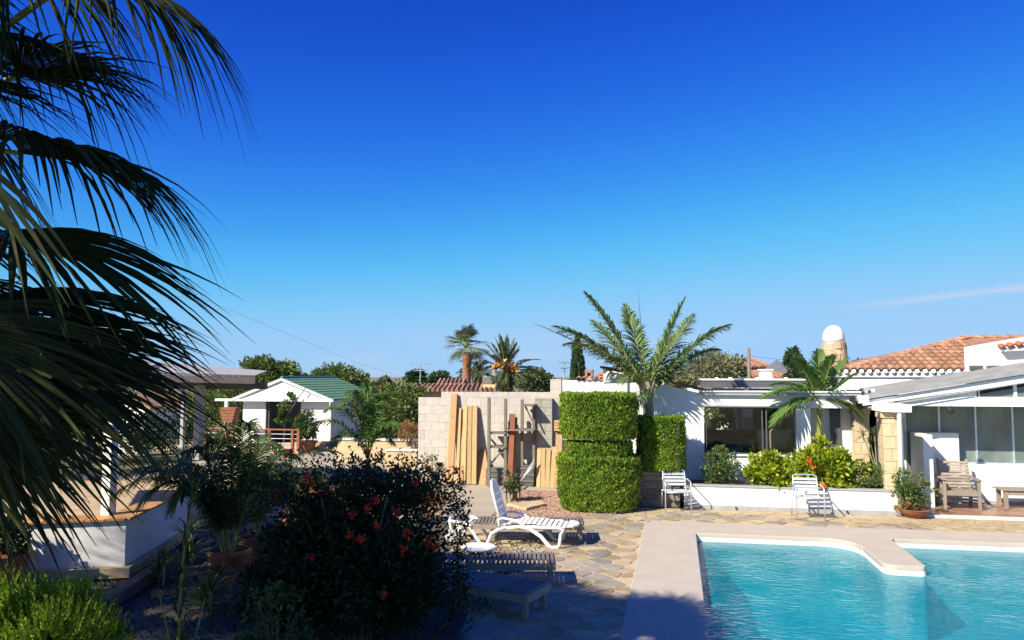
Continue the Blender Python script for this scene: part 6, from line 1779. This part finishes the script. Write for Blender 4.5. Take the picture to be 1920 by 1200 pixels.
# mixed planting behind the bush
q = P(610, 900, 13.5); shrub('croton_shrub', 'shrub with orange-tinged leaves behind the dark bush', (q.x, q.y, .55), (.8, .5, .5), 50, 44, .07, .035, L['orange_leaf'], base=0, shell=.3)
q = P(560, 890, 15); sg = shrub('green_bed_shrub', 'green shrub with scarlet flowers behind the potted palms', (q.x, q.y, .6), (.8, .5, .6), 50, 44, .08, .04, L['green_shrub_leaf'], base=0, shell=.3)
for px, py in ((535, 850), (548, 852), (541, 846)): flower(sg, P(px, py, 14.5), .1, L['red_flower'], 26)
q = P(790, 900, 15.5); shrub('croton_shrub', 'yellow-orange leaved shrub below the leaning timber', (q.x, q.y, .36), (.55, .4, .34), 40, 40, .07, .035, L['orange_leaf'], base=0, shell=.3)
for k, px in enumerate((480, 560)):
    q = P(px, 890, 18 + k); t = thing('terracotta_trough', ['terracotta trough left of the scarlet flowers', 'terracotta trough below the scarlet flowers'][k], 'planter', (q.x, q.y, 0), 'terracotta troughs along the path')
    MB().box(q.x - .5, q.x + .5, q.y, q.y + .4, 0, .4).build('trough', terracotta, t, bevel=.02)
    MB().box(q.x - .54, q.x + .54, q.y - .04, q.y + .44, .4, .46).build('rim', terracotta, t, bevel=.01)

# ---- foreground fan palm on the left
PC = P(-290, 300, 4.6)
fp = thing('foreground_fan_palm', 'big fan palm with hanging fronds filling the left edge of the view', 'palm tree', (PC.x, PC.y, 0))
MB().tube([(PC.x, PC.y, -.03), (PC.x, PC.y, 2), (PC.x, PC.y, PC.z - .1), (PC.x, PC.y, PC.z + .25)], [.28, .24, .26, .1], 14).build('trunk', palmbark, fp, smooth=True)
cx = Vector((ca, sa, 0)); cy = Vector((-sa, ca, 0)); cz = Vector((0, 0, 1))
FF = [  # hub sighting, depth, tip sighting, tilt of the fan, radius, droop
    (150, -45, 4.3, 400, 10, .35, 1.12, .95), (-10, 70, 4.8, 250, 110, .22, 1.1, .85), (-40, -80, 4.0, 230, -30, .4, 1.05, .9),
    (40, 288, 4.2, 330, 296, .13, 1.2, .75), (20, 430, 4.0, 430, 565, .22, 1.25, .36), (-30, 556, 4.5, 430, 606, .2, 1.4, .36),
    (-60, 650, 3.7, 350, 745, .3, 1.3, .35), (30, 612, 4.5, 430, 668, .22, 1.2, .3), (10, 660, 4.3, 385, 785, .28, 1.15, .3),
    (-90, 700, 4.2, 230, 850, .5, 1.1, .3), (-60, 770, 3.6, 150, 900, .5, .85, .3), (-120, 820, 3.9, 60, 1000, .6, .78, .25),
    (-80, 690, 5.0, 240, 790, .6, 1.25, .3), (-150, 680, 5.2, 90, 830, 1.2, 1.1, .3), (-200, 880, 4.4, 100, 900, 1.3, .75, .2),
    (-160, 800, 4.6, 70, 950, 1.35, .85, .2), (-140, 600, 3.2, 150, 770, .6, 1.0, .4), (-190, 720, 4.9, 60, 800, 1.3, 1.0, .2), (-150, 620, 5.4, 120, 720, 1.2, 1.1, .25)]
for k, (hx, hy, dp, tx, ty, tilt, rad_, dr) in enumerate(FF):
    hub = P(hx, hy, dp); tip = P(tx, ty, dp + .1)
    ax = (tip - hub).normalized()
    sd_ = cy * math.cos(tilt) + cz * math.sin(tilt) * (1 if k % 3 else .6) 
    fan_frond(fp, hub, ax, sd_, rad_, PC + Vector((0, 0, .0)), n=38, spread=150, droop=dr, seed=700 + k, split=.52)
rr = random.Random(55)
for k in range(26):      # the rest of the crown, all round
    q = YAW + R(95) + k * R(265) / 25; e = R(rr.uniform(-35, 75))
    d = Vector((math.cos(q) * math.cos(e), math.sin(q) * math.cos(e), math.sin(e)))
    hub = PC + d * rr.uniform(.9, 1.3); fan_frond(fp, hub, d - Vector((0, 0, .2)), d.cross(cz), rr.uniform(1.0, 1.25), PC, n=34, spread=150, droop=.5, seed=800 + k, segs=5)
def whole_fan_palm(label, c, n, rad_, seed, lowest=-40, highest=80):
    c = Vector(c); t = thing('fan_palm', label, 'palm tree', (c.x, c.y, 0), 'fan palms on the left')
    MB().tube([(c.x, c.y, -.03), (c.x, c.y, c.z * .5), (c.x, c.y, c.z - .1), (c.x, c.y, c.z + .25)], [.26, .22, .24, .1], 14).build('trunk', palmbark, t, smooth=True)
    rr = random.Random(seed)
    for k in range(n):
        q = k * 2.39996; e = R(lowest + (highest - lowest) * ((k + .5) / n) ** .8 + rr.uniform(-8, 8))
        d = Vector((math.cos(q) * math.cos(e), math.sin(q) * math.cos(e), math.sin(e)))
        hub = c + d * rr.uniform(.85, 1.25)
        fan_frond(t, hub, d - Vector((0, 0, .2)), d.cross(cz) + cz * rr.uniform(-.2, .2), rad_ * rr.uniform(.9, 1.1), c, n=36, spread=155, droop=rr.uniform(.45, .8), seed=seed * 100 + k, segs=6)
    return t
whole_fan_palm('tall fan palm whose fronds hang in at the top left corner', (-5.5, 3.0, 5.25), 44, 1.1, 91)
whole_fan_palm('unseen fan palm added at the left to shade the dark bush', (-7.2, 2.6, 6.2), 46, 1.25, 92, -35, 28)  # unseen palm, crown flattened to darken the bush but spare the lounger
whole_fan_palm('unseen fan palm added behind the others to deepen shade on the bush', (-8.0, 3.0, 6.2), 46, 1.2, 94, -12, 28)  # second unseen crown added to keep sun off the bush
whole_fan_palm('unseen fan palm nearest the eye, added to shade the foreground fronds', (-5.3, 0.3, 5.2), 44, 1.25, 95)  # added out of view as a sun blocker for the lower fronds
whole_fan_palm('unseen fan palm added farther left to shade the planting bed', (-10.5, 3.9, 5.8), 60, 1.25, 93)  # added out of view to throw shade over pots and bed
for k, (hx, hy, tx, ty, dp) in enumerate(((-40, 330, 110, 520, 3.3), (-60, 900, 60, 985, 3.6))):
    a, b = P(hx, hy, dp), P(tx, ty, dp)
    m = MB()
    for i in range(7):
        s0 = a + Vector((random.uniform(-.05, .05), random.uniform(-.1, .1), random.uniform(-.1, .1))); e0 = b + Vector((random.uniform(-.2, .1), random.uniform(-.1, .1), random.uniform(-.2, .1)))
        pts_ = bez(s0, (s0 + e0) / 2 + Vector((0, 0, .12)), e0, 6); ws = [.02, .03, .03, .024, .014, .002]; sd_ = Vector((0.3, .2, 1)).normalized()
        m.strip([p_ + sd_ * w / 2 for p_, w in zip(pts_, ws)], [p_ - sd_ * w / 2 for p_, w in zip(pts_, ws)])
    m.build('sunlit_blades', L['sunlit_palm_leaf'], fp)  # loose blades coloured as if catching the sun
